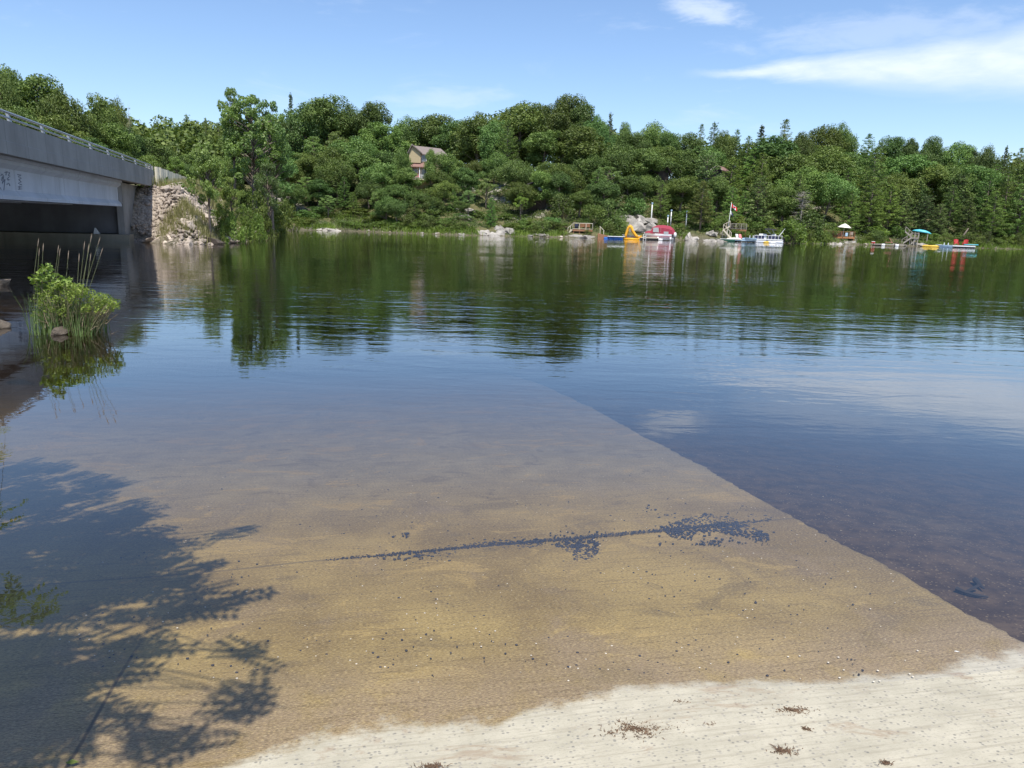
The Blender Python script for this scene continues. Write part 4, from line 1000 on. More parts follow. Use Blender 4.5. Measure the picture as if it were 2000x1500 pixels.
for e_ in ends:
    for _ in range(3):
        dv = r.normal(0, 1, 3); dv[2] = -.25; f_ = r.uniform(.25, .75); frond(hb_*(1-f_)+e_*f_+r.normal(0, .35, 3)+[0, 0, .5*math.sin(f_*3.1)], dv, r.uniform(.6, .9), LQ)
bq([]); cs_ = [BT+np.array([.3, -.4, 8.])+r.normal(0, 1, 3)*[1.2, 1.5, 1.0]+[-2.2, -.6, .4]+ball(r, 190, .85)*r.uniform(.8, 1.3) for _ in range(46)]
lq_ = leafquads(np.concatenate(cs_), .16, .09, .3, r, bq(np.concatenate(cs_))).reshape(-1, 4, 3)
V = np.concatenate([np.array(LQ), lq_]).reshape(-1, 3)-BT; link('crown', mesh_np('bank_crown', V, qfaces(len(V))), L_LIGHT, bt)
wood.tube([(0, 0, -.5), (.2, -.2, 2.5), (.3, -.4, 5.), (.3, -.4, 7.0)], [.2, .17, .13, .06], 8)
for _ in range(14): limb(wood, (.3, -.4, r.uniform(4.5, 6.8)), np.array([-1.9, -1.0, 8.4])+r.normal(0, 1, 3)*[1.2, 1.5, .9], .05, .015, r)
for e_ in ends: limb(wood, (.3, -.4, 5.0), e_-BT, .035, .008, r, .12, 6)
wood.build('trunk', BARK, bt, smooth=True)

# ------------------------------------------------------------------ small things on and beside the ramp
def rz_(x, y):
    s = x*RT[0]+y*RT[1]; return float(ramp_z(s))
gs = []
def stones(pxy, nn, sx_, sy_, s0, s1):
    for _ in range(nn):
        px, py = pxy[0]+r.normal(0, sx_), pxy[1]+r.normal(0, sy_)
        p = P(px, py, -.2); s = p.x*RT[0]+p.y*RT[1]; p = P(px, py, float(ramp_z(s))); gs.append((p.x, p.y, rz_(p.x, p.y), r.uniform(s0, s1)))
def jy(px): return 1098-(px-600)*.0915
GN = [(r.uniform(600, 1520), r.uniform(960, 1110), r.uniform(8, 26)) for _ in range(90)]
def blotch(pg, nn):
    xs_ = [q[0] for q in pg]; ys_ = [q[1] for q in pg]; k_ = 0
    while k_ < nn:
        px, py = r.uniform(min(xs_)-6, max(xs_)+6), r.uniform(min(ys_)-3, max(ys_)+3)
        hit = any(abs(px-a_)/c_+abs(py-b_)/(c_*.35) < 1 for a_, b_, c_ in GN)
        if inpoly(px, py, pg) and (hit or r.random() < .3) or r.random() < .03: stones((px, py), 1, .5, .5, .0035, .0095)
        k_ += 1
blotch([(1290,1030),(1340,1014),(1375,1004),(1425,1010),(1460,1026),(1500,1046),(1508,1064),(1470,1056),(1425,1046),(1390,1038),(1360,1042),(1345,1056),(1310,1050)], 5600)
blotch([(1078,1066),(1100,1058),(1150,1052),(1165,1043),(1172,1078),(1150,1096),(1122,1098),(1108,1080)], 2400)
blotch([(895,1066),(1000,1056),(1060,1052),(1062,1070),(980,1080),(930,1080)], 1600)
blotch([(755,1042),(805,1042),(803,1050),(758,1050)], 120); blotch([(1250,990),(1275,985),(1285,1000),(1262,998)], 80); blotch([(1360,1062),(1410,1058),(1412,1068),(1365,1068)], 200); blotch([(740,1085),(890,1070),(890,1090),(760,1100)], 500)
for px in range(640, 1500, 4):
    dn = np.interp(px, [640, 760, 900, 1060, 1200, 1300, 1500], [2, 6, 10, 10, 8, 9, 4]); stones((px, jy(px)+2), int(dn), 3, 1.6, .0025, .006)
for _ in range(620):
    stones((r.uniform(150, 1700), r.uniform(900, 1330)), 1, 1, 1, .002, .006)
icos = bmesh.new(); bmesh.ops.create_icosphere(icos, subdivisions=1, radius=1); iv = np.array([v.co[:] for v in icos.verts]); ifc = np.array([[v.index for v in f.verts] for f in icos.faces]); icos.free()
VV = []; FF = []; k = 0
keep_ = [q_s for q_s in gs if -5.2 < q_s[0]*RS[0]+q_s[1]*RS[1] < 3.25]
for x, y, z, s in keep_:
    VV.append(iv*np.array([s*r.uniform(.8, 1.6), s*r.uniform(.8, 1.4), s*.6])*(1+r.normal(0, .12, (len(iv), 1)))+[x, y, z+s*.3]); FF.append(ifc+k); k += len(iv)
link('dark_gravel', mesh_np('dark_gravel', np.concatenate(VV), np.concatenate(FF)), simple('dark_gravel', (.035, .035, .045), .6, .5, 60, .4), kind='stuff', label='dark pebbles gathered along the sunken joint of the ramp', cat='gravel')
# pale grains
gs = []
for _ in range(380): stones((r.uniform(60, 1800), r.uniform(830, 1340)), 1, 1, 1, .002, .005)
VV = []; FF = []; k = 0
for x, y, z, s in gs:
    VV.append(iv*np.array([s*1.4, s*1.2, s*.6])+[x, y, g(x, y)+s if not QL < x*RS[0]+y*RS[1] < 3.3 else z+s*.3]); FF.append(ifc+k); k += len(iv)
link('pale_grit', mesh_np('pale_grit', np.concatenate(VV), np.concatenate(FF)), simple('pale_grit', (.62, .56, .46), .7, .3, 60), kind='stuff', label='pale grit scattered over the sunken ramp', cat='grit')
# dried weed clumps on the dry concrete
WD = simple('dried_weed', (.15, .095, .06), .95, .4, 40)
for px, py, rx_, ry_, nn, lb in [(1245,1425,.16,.075,420,'large flat mat of brown dried weed at the edge of the wet concrete'),(1548,1388,.085,.035,230,'brown dried weed tuft in the middle of the dry concrete'),
        (1530,1468,.05,.03,140,'small dark weed scrap near the bottom edge of the ramp'),(1575,1426,.022,.012,60,'tiny weed scrap between two larger tufts'),(1385,1416,.03,.012,60,'thin weed strand left of the brown tuft'),
        (845,1497,.06,.02,100,'brown weed scrap cut by the bottom edge of the view'),(1330,1372,.05,.015,90,'faint weed smear on the waterline'),(1730,1492,.022,.012,50,'tiny dark scrap at the bottom right')]:
    p = P(px, py, .05); s = p.x*RT[0]+p.y*RT[1]; p = P(px, py, float(ramp_z(s))); mbw = MB()
    for _ in range(nn):
        rad_ = abs(r.normal(0, .5)); th = r.uniform(0, 6.3); c0 = np.array([rx_*rad_*math.cos(th)+ry_*.5*math.sin(3*th), ry_*rad_*math.sin(th), 0])
        zb = float(ramp_z((p.x+c0[0])*RT[0]+(p.y+c0[1])*RT[1]))-p.z
        d_ = r.normal(0, 1, 3); d_[2] = abs(d_[2])*.25; d_ = d_/np.linalg.norm(d_)*r.uniform(.006, .02)
        mbw.tube([tuple(c0+[0, 0, zb+.002]), tuple(c0+d_*.5+[0, 0, zb+.006]), tuple(c0+d_+[0, 0, zb+.003])], [.0012, .0014, .0006], 3)
    mbw.build('dried_weed', WD, label=lb, cat='weed', group='scraps of dried weed on the ramp').location = (p.x, p.y, p.z)
p = P(1868, 1274, -.02); rock(p.x, p.y, p.z+.004, .035, 'white shell fragment in the shallows near the right corner of the ramp', mt=WHITE, name='shell', cat='shell', flat=.3)
p = P(1022, 1335, -.03); rock(p.x, p.y, p.z, .025, 'small white pebble in the shallow water in the middle', mt=WHITE, name='pebble', cat='pebble', flat=.4)
mbw = MB()
pp = [P(x, y, -.22) for x, y in [(1868,1150),(1885,1157),(1905,1162),(1930,1166)]]; mbw.tube([tuple(q) for q in pp], [.018, .012, .012, .006], 6)
pp = [P(x, y, -.22) for x, y in [(1905,1132),(1912,1141),(1922,1150)]]; mbw.tube([tuple(q) for q in pp], [.02, .015, .005], 6)
mbw.tube([tuple(P(1885, 1157, -.22)), tuple(P(1912, 1143, -.2))], .009, 5)
mbw.build('sunken_branch', simple('sodden_wood', (.035, .03, .028), .8), label='dark forked branch lying on the muddy bed right of the ramp', cat='branch')
lfq = MB(); p = P(128, 1495, .0)
lfq.add([(0, 0, .0), (.02, .012, .006), (.05, .004, .003), (.03, -.012, .004)], [(0, 1, 2, 3)]).add([(0, 0, -.001), (.02, .012, .005), (.05, .004, .002), (.03, -.012, .003)], [(3, 2, 1, 0)])
lfq.build('fallen_leaf', L_VIVID, label='single green fallen leaf at the bottom left corner', cat='leaf').location = (p.x, p.y, .012)

# ------------------------------------------------------------------ docks, boats, decks and cottages on the far shore
class Spot:
    def __init__(s, px0, d):
        s.px0 = px0; s.x_, s.y_, s.D = at(px0, d); s.a = azp(px0); s.mv = s.D*math.cos(s.a)/F; s.mh = s.mv*math.cos(s.a)
        s.mh = s.D*math.cos(s.a)**2/F
        s.gz = g(s.x_, s.y_)
    def x(s, px): return (px-s.px0)*s.mh
    def z(s, py): return zat(s.px0, py, s.D)
    def e(s, name, label, cat, z=0., rz=0., px=None, group=None):
        ox = s.x(px) if px is not None else 0
        ca, sa = math.cos(-s.a), math.sin(-s.a)
        return empty(name, (s.x_+ox*ca, s.y_+ox*sa, z), -s.a+rz, label, cat, group)
def railing(root, pts, z0, h_, mt, nposts, nm='rail', balusters=0, w_=.09):
    pts = [Vector(p) for p in pts]
    for a_, b_ in zip(pts[:-1], pts[1:]):
        up = Vector((0, 0, h_)); MB().bar(a_+up, b_+up, w_).build(nm, mt, root); MB().bar(a_+up*.12, b_+up*.12, w_*.7).build(nm, mt, root)
        L = (b_-a_).length; k = max(1, round(L/nposts))
        for i in range(k+1):
            p = a_.lerp(b_, i/k); MB().bar(p, p+up*1.03, w_).build('post', mt, root)
        if balusters:
            bb = MB(); kk = int(L/.22)
            for i in range(kk): p = a_.lerp(b_, (i+.5)/kk); bb.bar(p+up*.12, p+up, .035)
            bb.build('balusters', mt, root)
def stairs(root, x0, z0, x1, z1, y, w_, mt):
    n_ = max(4, int(abs(z1-z0)/.2))
    for yy in (y, y+w_): MB().bar((x0, yy, z0), (x1, yy, z1), .1, .25).build('stringer', mt, root)
    tr_ = MB()
    for i in range(n_):
        f = (i+.5)/n_; tr_.box(x0+(x1-x0)*f-.14, x0+(x1-x0)*f+.14, y+.06, y+w_-.06, z0+(z1-z0)*f, z0+(z1-z0)*f+.045)
    tr_.build('treads', mt, root)
    for yy in (y, y+w_): MB().bar((x0, yy, z0+.9), (x1, yy, z1+.9), .08).build('handrail', mt, root)
    for f in (0, .5, 1):
        for yy in (y, y+w_): MB().bar((x0+(x1-x0)*f, yy, z0+(z1-z0)*f), (x0+(x1-x0)*f, yy, z0+(z1-z0)*f+.95), .08).build('post', mt, root)
def deckobj(S, xa, xb, zf, dep, mt, label, name='deck', y0=0., legs=4):
    rt_ = S.e(name, label, 'deck'); x0, x1 = S.x(xa), S.x(xb)
    b_ = MB(); k = int((x1-x0)/.15)
    for i in range(k): b_.box(x0+i*(x1-x0)/k, x0+(i+.92)*(x1-x0)/k, y0, y0+dep, zf-.04, zf)
    b_.build('deck_boards', mt, rt_); MB().box(x0, x1, y0-.05, y0-.005, zf-.28, zf+.01).build('fascia', mt, rt_)
    MB().box(x0+.1, x1-.1, y0+.02, y0+dep, zf-.25, zf-.05).build('joists', DARK, rt_)
    for i in range(legs):
        xx = x0+.15+(x1-x0-.3)*i/(legs-1); MB().box(xx-.07, xx+.07, y0+.05, y0+.19, -1.2, zf-.26).build('leg', mt, rt_)
    return rt_, x0, x1

# --- railed deck on the flat rock
S = Spot(1138, 1.5)
zf = S.z(448.5); rt_, x0, x1 = deckobj(S, 1122, 1160, zf, 3.0, BRNW, 'small brown deck with pale posts and chairs on it above a flat shoreline rock')
railing(rt_, [(x0, 3, zf), (x0, 0, zf), (x1, 0, zf), (x1, 3, zf)], zf, S.z(436)-zf, PALEW, 1.15)
stairs(rt_, S.x(1113), S.z(452)-.35, S.x(1122), zf, .2, .9, PALEW)
c_ = S.e('deck_chair', 'dark folded chair behind the railing of the small brown deck', 'chair', zf, px=1129); MB().box(-.3, .3, 1, 1.1, .1, .9).box(-.3, .3, .5, 1, .4, .45).build('seat', NAVY, c_)
for q in (-.28, .28): MB().bar((q, .5, 0), (q, 1.0, .45), .05).build('leg', NAVY, c_)
for px, lb in ((1141, 'left brown slatted bench on the small brown deck'), (1150, 'right brown slatted bench on the small brown deck')):
    c_ = S.e('bench', lb, 'bench', zf, px=px, group='benches on the small brown deck'); MB().box(-.45, .45, .9, 1.3, .42, .47).build('seat', BRNW, c_); b_ = MB()
    for i in range(4): b_.box(-.45, .45, 1.3, 1.34, .5+i*.14, .6+i*.14)
    b_.build('backrest', BRNW, c_)
    for q in (-.4, .4): MB().box(q-.04, q+.04, .95, 1.25, 0, .42).build('leg', BRNW, c_)
def outcrop(pxc, d, wid, dep, hgt, label, seed, zoff=-.3, mt=GRAN, nslab=5, flat=1.):
    S = Spot(pxc, d); r_ = random.Random(seed); bm = bmesh.new()
    for i in range(nslab):
        cx = r_.uniform(-.36, .36)*wid; cy = r_.uniform(-.3, .35)*dep; bw = wid*r_.uniform(.4, .75); bd = dep*r_.uniform(.5, .9); bh = hgt*.85*r_.uniform(.45, 1)
        vs__ = []
        for _ in range(13):
            v = Vector((r_.gauss(0, 1), r_.gauss(0, 1), r_.gauss(0, .8))).normalized()
            v = Vector((v.x*bw*.5+cx, v.y*bd*.5+cy, max(-.2, v.z)*bh+.25*cy*hgt/dep)); vs__.append(bm.verts.new(v))
        res = bmesh.ops.convex_hull(bm, input=vs__); bmesh.ops.delete(bm, geom=[e for e in res['geom_interior'] if isinstance(e, bmesh.types.BMVert)], context='VERTS')
    bmesh.ops.triangulate(bm, faces=bm.faces); bmesh.ops.subdivide_edges(bm, edges=[e for e in bm.edges if e.calc_length() > .5], cuts=2, use_grid_fill=True)
    for v in bm.verts:
        v.co += Vector((math.sin(v.co.z*9+v.co.y*3), math.cos(v.co.x*4+v.co.z*7), math.sin(v.co.x*5.1+v.co.y*6)))*.05
    bmesh.ops.recalc_face_normals(bm, faces=bm.faces)
    me = bpy.data.meshes.new('granite_outcrop'); bm.to_mesh(me); bm.free()
    o = link('granite_outcrop', me, mt, label=label, cat='rock'); o.location = (S.x_, S.y_, S.gz+zoff); o.rotation_euler = (0, 0, -S.a); return o
outcrop(1142, .2, 5.6, 3., .75, 'low flat pale rock shelf at the waterline under the railed deck', 1, -.1)
outcrop(958, .8, 5.0, 3.5, 1.5, 'smooth pale granite outcrop at the waterline below the slim cedar', 2, -.2)
outcrop(985, 2.6, 4.6, 3., 1.5, 'pale granite outcrop behind and right of the slim cedar', 3)
outcrop(1258, 4.6, 6.4, 4.5, 3.0, 'big white granite face between the yellow slide and the maroon boat', 4, .0, nslab=7)
outcrop(1246, 9.0, 6.5, 4., 2.0, 'pale rock ledge running up the slope above the yellow slide', 5, .1)
outcrop(1276, 3.2, 3.2, 2.5, 1.2, 'pale rock at the bow of the maroon-topped boat', 6, .1)
outcrop(1362, .6, 2.8, 2.6, 1.9, 'grey split boulder at the waterline under the scraggly pine', 7, -.3)
outcrop(1390, .6, 5.2, 2.4, .8, 'low pinkish rock shelf left of the flagpole deck', 8, -.2)
outcrop(1398, 3.0, 2.6, 2., 1.2, 'yellow-green lichened rock left of the deck stairs', 9, .1)
outcrop(636, .4, 4.6, 2., .9, 'pale rocks at the waterline of the small cove', 10, -.2)
outcrop(610, .6, 2.6, 2., .8, 'small dark-topped rock at the left of the cove', 11, -.2)
outcrop(905, 14, 4.5, 3., 1.4, 'pale bare rock patch on the slope right of the house', 12, .1)
outcrop(918, 8, 4, 3., 1.2, 'broken pale rock halfway down the open slope', 13, .1)
outcrop(1050, 1., 4.2, 2.4, .8, 'pale rock shelf at the waterline left of the railed deck', 14, -.2)
outcrop(548, 12, 4., 3., 1.6, 'bright pale rock among the bushes behind the point', 15, .4)
outcrop(1640, .4, 3.4, 2.4, .8, 'tumbled grey rocks at the waterline below the umbrella deck', 16, -.2)
outcrop(1668, .6, 3.4, 2.2, .9, 'grey rocks at the waterline below the right end of the umbrella deck', 17, -.2)
outcrop(1702, 7, 3., 2., 1.2, 'pale leaning rock right of the umbrella deck', 18, .3)
outcrop(1860, 1., 5., 2., .7, 'low rocks behind the yellow kayak', 19, -.2)
rr_ = random.Random(4); srk = []; sro = []
for px in range(600, 2010, 9):
    if rr_.random() < .42: continue
    x, y, D = at(px+rr_.uniform(-4, 4), rr_.uniform(-.1, .7)); sc = rr_.uniform(.4, 1.15)
    srk.append((px, lookup(px), sc)); o = rock(x, y, .05+sc*.05, sc, 'grey shoreline rock '+lookup(px), 'rocks along the far waterline', GRAN if rr_.random() < .6 else ROCK, name='shore_rock', flat=.7); sro.append(o)

for nm_ in set(q[1] for q in srk):
    ids = [i for i, q in enumerate(srk) if q[1] == nm_]
    for j, i in enumerate(ids):
        od = '' if len(ids) == 1 else ('left ' if j == 0 else 'right ') if len(ids) == 2 else ['leftmost ', 'second ', 'third ', 'fourth ', 'fifth ', 'sixth '][j] if j < len(ids)-1 else 'rightmost '
        sro[i]['label'] = f"{od}{'small' if srk[i][2] < .65 else 'larger'} grey waterline rock {nm_}"
# --- brown floating ramp with a broken rail, blue float
S = Spot(1183, -.5)
rt_ = S.e('gangway', 'brown wooden gangway sloping into the water just left of the blue float', 'gangway')
MB().add([(S.x(1172), 0, S.z(456)), (S.x(1172), 1.6, S.z(456)), (S.x(1195), 1.6, S.z(461)), (S.x(1195), 0, S.z(461)), (S.x(1172), 0, S.z(456)-.9), (S.x(1172), 1.6, S.z(456)-.9), (S.x(1180), 1.6, -.3), (S.x(1180), 0, -.3)],
   [(0,3,2,1),(0,4,7,3),(1,2,6,5),(0,1,5,4),(3,7,6,2)]).build('walkway', BRNW, rt_)
MB().bar((S.x(1175), .1, S.z(442)), (S.x(1184), .1, S.z(451)), .09).build('handrail', PALEW, rt_); MB().bar((S.x(1176), .1, S.z(457)), (S.x(1176), .1, S.z(443)), .09).build('post', PALEW, rt_); MB().bar((S.x(1183), .1, S.z(458)), (S.x(1183), .1, S.z(450)), .09).build('post', PALEW, rt_)
S = Spot(1203, -2.2)
rt_ = S.e('floating_dock', 'bright blue plastic cube float on the water left of the yellow slide', 'dock')
for i in range(4):
    a_ = S.x(1184.5+i*9.2); MB().box(a_, a_+9.0*S.mh, 0, 2.2, -.2, .28).build('float_cube', BLUE, rt_, bevel=.07)
MB().box(S.x(1186), S.x(1219), .1, 2.1, .29, .33).build('top_mat', simple('dark_blue_top', (.05, .09, .20), .6), rt_)
o = S.e('paddle_board', 'white paddle board resting on the blue float', 'paddle board', .46, .06, px=1208)
MB().loft([[(x, w_*math.cos(t_)*1.0, .06*math.sin(t_)) for t_ in [2*math.pi*j/10 for j in range(10)]] for x, w_ in ((-1.4,.04),(-1.1,.28),(-.2,.38),(.8,.34),(1.4,.06))]).build('board', WHITE, o, smooth=True)
o.location.z = .42
# --- yellow inflatable slide
S = Spot(1240, -3.2)
rt_ = S.e('inflatable_slide', 'yellow inflatable water slide shaped like a steep triangle floating by the dock', 'water slide')
zt = S.z(443); xa, xt, xr = S.x(1226), S.x(1234), S.x(1251)
for y_, nm in ((0, 'side_tube'), (1.25, 'side_tube')):
    MB().tube([(xa, y_, .15), (xa+.12, y_, zt*.35), (S.x(1230.5), y_, zt*.8), (xt-.15, y_, zt-.1), (xt+.25, y_, zt-.05), (S.x(1240), y_, zt*.66), (S.x(1246), y_, zt*.34), (xr, y_, .35)], [.21, .21, .22, .25, .25, .23, .22, .24], 10).build(nm, YEL, rt_, smooth=True)
MB().tube([(xa-.1, -.05, .08), (xr+.1, -.05, .08)], .2, 10).build('base_tube', YEL, rt_, smooth=True); MB().tube([(xa-.1, 1.3, .08), (xr+.1, 1.3, .08)], .2, 10).build('base_tube', YEL, rt_, smooth=True)
MB().tube([(xa, -.1, .1), (xa, 1.3, .1)], .2, 10).build('cross_tube', YEL, rt_, smooth=True); MB().tube([(xr, -.1, .15), (xr, 1.3, .15)], .26, 10).build('cross_tube', YEL, rt_, smooth=True)
MB().tube([(xt+.05, -.2, zt+.02), (xt+.05, 1.45, zt+.02)], .3, 10).build('top_tube', YEL, rt_, smooth=True)
b_ = MB(); pl = [(xt+.2, zt-.2), (S.x(1240), zt*.60), (S.x(1246), zt*.28), (xr+.2, .3)]
for (p0, q0), (p1, q1) in zip(pl[:-1], pl[1:]): b_.bar((p0, .62, q0), (p1, .62, q1), 1.1, .08)
b_.build('slide_chute', YEL, rt_)
b_ = MB()
for i in range(4): b_.tube([(xa+.1+.16*i, .05, zt*(.2+.18*i)), (xa+.1+.16*i, 1.2, zt*(.2+.18*i))], .07, 8)
b_.build('climbing_rungs', YEL, rt_)
MB().bar((xr+.1, .3, .35), (xr+.55, .3, .62), .3).build('end_flap', YEL, rt_)
# --- white dinghy behind the slide
def hull(b_, L, Wd, h_, n_=9, rake=.35, z0=-.15):
    rings = []
    for i in range(n_):
        t_ = i/(n_-1); x = -L/2+L*t_; w_ = Wd/2*min(1, (1-(1-t_)**2.4)*1.02+.02) if True else 0
        zt_ = h_*(1+.25*(1-t_)**2); kx = x-(rake*(1-t_)**3)
        rings.append([(kx, -w_, zt_), (x, -w_*.92, zt_*.45), (x+.1*(1-t_), -w_*.62, z0+.02), (x+.15*(1-t_), 0, z0), (x+.1*(1-t_), w_*.62, z0+.02), (x, w_*.92, zt_*.45), (kx, w_, zt_)])
    return b_.loft(rings)
S = Spot(1239, -1.4)
rt_ = S.e('dinghy', 'small white dinghy with dark lettering moored behind the yellow slide', 'boat', 0, .1)
hull(MB(), 2.6, 1.2, .62).build('hull', WHITE, rt_, smooth=False)
MB().box(-1.0, 1.2, -.5, .5, .60, .66).build('seat', WHITE, rt_)
lt = MB(); x = -.2
for st in ([(0,.0),(.06,.2),(.12,.02)], [(.18,.2),(.18,.02)], [(.25,.02),(.31,.18),(.37,.02)], [(.42,.2),(.48,.1),(.42,.02)], [(.55,.18),(.55,.02)]):
    lt.tube([(x+a_*1.6, -.585, .22+c_) for a_, c_ in st], .022, 4)
lt.build('lettering', NAVY, rt_)
# --- dock under the maroon boat with ladder
S = Spot(1272, -3.2)
rt_ = S.e('dock', 'low grey-topped wooden dock between the yellow slide and the maroon-topped boat', 'dock')
MB().box(S.x(1253), S.x(1291), 0, 1.6, .28, .42).build('dock_boards', PALEW, rt_); MB().box(S.x(1253), S.x(1291), .02, 1.5, .02, .275).build('frame', DARK, rt_)
for px in (1256, 1272, 1288): MB().tube([(S.x(px), .2, -1.5), (S.x(px), .2, .27)], .08, 8).build('pile', GRAYW, rt_)
rt2 = S.e('swim_ladder', 'white swim ladder hung on the edge of the dock beside the maroon-topped boat', 'ladder', 0, px=1264.5)
for q in (-.2, .2): MB().tube([(q, -.08, -.5), (q, -.08, .75), (q, .2, .85), (q, .35, .5)], .035, 6).build('side_rail', WHITE, rt2)
for i in range(4): MB().tube([(-.2, -.08, -.3+i*.27), (.2, -.08, -.3+i*.27)], .03, 6).build('rung', WHITE, rt2)
# --- maroon-topped boat
S = Spot(1291, -2.2)
rt_ = S.e('canopy_boat', 'white motorboat with maroon canvas canopy and outboard tied at the dock', 'boat', 0, -.22)
zg = S.z(457)
L0, L1 = S.x(1263), S.x(1319)
rings = []
for t_ in np.linspace(0, 1, 10):
    x = L0+(L1-L0)*t_; w_ = 1.1*min(1, .12+1.5*t_**.75); zt_ = zg+.22*(1-t_)**2
    rings.append([(x, -w_, zt_), (x, -w_*1.0, zt_-.18), (x+.1, -w_*.94, zt_*.5), (x+.35*(1-t_), -w_*.8, .12), (x+.5*(1-t_), 0, -.2), (x+.35*(1-t_), w_*.8, .12), (x+.1, w_*.94, zt_*.5), (x, w_, zt_-.18), (x, w_, zt_)])
MB().loft(rings).build('hull', WHITE, rt_)
for z0_, z1_, mt_, k_ in ((zg-.42, zg-.33, MAR, 1.012), (zg-.62, zg-.57, MAR, 1.02)):
    st = []
    for t_ in np.linspace(.1, 1, 9):
        x = L0+(L1-L0)*t_+.03; w_ = 1.1*min(1, .12+1.5*t_**.75)*k_; st.append([(x, -w_, z0_), (x, -w_, z1_), (x, -w_+.03, z1_), (x, -w_+.03, z0_)])
    MB().loft(st).build('stripe', mt_, rt_)
zc1 = S.z(440.5)
b_ = MB(); sec = []
for x, zz_, wv in ((S.x(1265), zg+.24, .5), (S.x(1270), zg+.42, .8), (S.x(1278), zg+.55, 1.0)): sec.append([(x, -wv, zg+.12), (x, -wv*.7, zz_-.03), (x, 0, zz_), (x, wv*.7, zz_-.03), (x, wv, zg+.12)])
b_.loft(sec).build('bow_cover', MAR, rt_)
sec = []
for x, zz_, wv in ((S.x(1278), zg+.58, 1.05), (S.x(1281.5), zc1-.25, 1.02), (S.x(1288), zc1, .98), (S.x(1300), zc1+.05, .98), (S.x(1313), zc1-.1, 1.0), (S.x(1319), zc1-.5, 1.02), (S.x(1322), zg+.35, 1.05)):
    sec.append([(x, -wv, zg+.02), (x, -wv*.97, zz_-.42 if zz_ > zg+.9 else zz_-.2), (x, -wv*.75, zz_-.06), (x, 0, zz_+.04), (x, wv*.75, zz_-.06), (x, wv*.97, zz_-.42 if zz_ > zg+.9 else zz_-.2), (x, wv, zg+.02)])
MB().loft(sec).build('canopy', MAR, rt_)
MB().prism([(S.x(1283), zg+.28), (S.x(1282.8), zg+1.0), (S.x(1293), zg+1.02), (S.x(1294.5), zg+.26)], -1.085, -1.03).build('canopy_window', VINYL, rt_)
MB().prism([(S.x(1297.5), zg+.3), (S.x(1297.5), zg+1.0), (S.x(1298), zg+1.0), (S.x(1298), zg+.3)], -1.075, -1.0).build('canopy_seam', simple('seam', (.5, .25, .25)), rt_)
MB().box(S.x(1304), S.x(1313), -1.12, -1.0, zg+.0, zg+.42).build('side_windscreen', VINYL, rt_)
m1 = MB(); xe = L1+.25
m1.blob((xe+.15, -.25, .95), (.28, .26, .42)); m1.build('engine_cowling', WHITE, rt_, smooth=True)
MB().box(xe-.0, xe+.2, -.36, -.14, -.3, .6).build('engine_leg', simple('dark_engine', (.06, .06, .07), .4), rt_)
MB().box(L1, xe, -.8, .8, .28, .36).build('swim_platform', WHITE, rt_); MB().box(L1-.02, L1+.03, -1.0, 1.0, .4, zg-.05).build('transom', simple('transom_grey', (.12, .12, .13), .4), rt_)
for q in (1294, 1318):
    MB().tube([(S.x(q), -1.3, .05), (S.x(q)+.02, -1.3, .55)], [.16, .13], 8).build('fender', WHITE, rt_, smooth=True)
MB().tube([(S.x(1289), -1.25, .12), (S.x(1303), -1.25, .12)], .15, 8).build('side_float', WHITE, rt_, smooth=True)
# --- four white lamp posts on the slope
for px, yt, yb, d_, lb in ((1275, 395.5, 420, 9.5, 'tallest white lamp post, highest on the rocks above the maroon-topped boat'), (1313.5, 409.5, 431, 7.5, 'white lamp post on the grass above the maroon canopy, right of the shorter one'),
        (1307.5, 420, 440, 5.0, 'white lamp post rising directly behind the maroon canopy'), (1344, 412, 437, 6.5, 'rightmost white lamp post, standing alone in bushes right of the maroon boat')):
    S = Spot(px, d_); z0 = min(S.gz, S.z(yb)); rt_ = S.e('lamp_post', lb, 'lamp post', z0, group='white lamp posts on the slope'); h_ = S.z(yt)-z0
    MB().tube([(0, 0, -.3), (0, 0, h_-.3)], [.11, .085], 8).build('post', WHITE, rt_, smooth=True)
    MB().tube([(0, 0, h_-.3), (0, 0, h_-.24), (0, 0, h_-.05), (0, 0, h_)], [.07, .15, .18, .05], 8).build('lantern', LBLUE, rt_)
# --- flagpole
S = Spot(1426, 3.0); rt_ = S.e('flagpole', 'tall white flagpole beside the deck stairs', 'flagpole', S.gz); zz0 = S.gz
MB().tube([(0, 0, -.3), (S.x(1429.5), 0, S.z(395)-zz0)], [.06, .035], 8).build('pole', WHITE, rt_, smooth=True)
MB().blob((S.x(1429.5), 0, S.z(395)-zz0+.05), (.07, .07, .07)).build('finial', YEL2, rt_, smooth=True)
def flag(name, label, px0, py0, w_, h_, tilt, cols):
    ro = S.e(name, label, 'flag', S.z(py0), px=px0)
    for k, (a_, b_, mt_) in enumerate(cols):
        b__ = MB(); rings = []
        for i in range(7):
            t_ = a_+(b_-a_)*i/6; x = t_*w_; y = .07*math.sin(t_*9); dz_ = -tilt*t_*w_
            rings.append([(x, y-.008, dz_), (x, y+.008, dz_), (x+.05, y+.05*math.sin(t_*5)+.008, dz_-h_), (x+.05, y+.05*math.sin(t_*5)-.008, dz_-h_)])
        b__.loft(rings).build('cloth_band', mt_, ro)
    return ro
FR = simple('flag_red', (.62, .03, .03), .8, .05)
o = flag('flag', 'red and white national flag hanging from the white flagpole', 1430, 397.5, .95, .62, .75, [(0, .25, FR), (.25, .75, WHITE), (.75, 1, FR)])
lf_ = [(0,-.22),(.02,-.10),(.12,-.13),(.10,-.08),(.22,.02),(.17,.04),(.19,.12),(.11,.10),(.06,.16),(.04,.10),(.0,.26)]
ml = [(x_, z_) for x_, z_ in lf_]+[(-x_, z_) for x_, z_ in lf_[::-1][1:-1]]
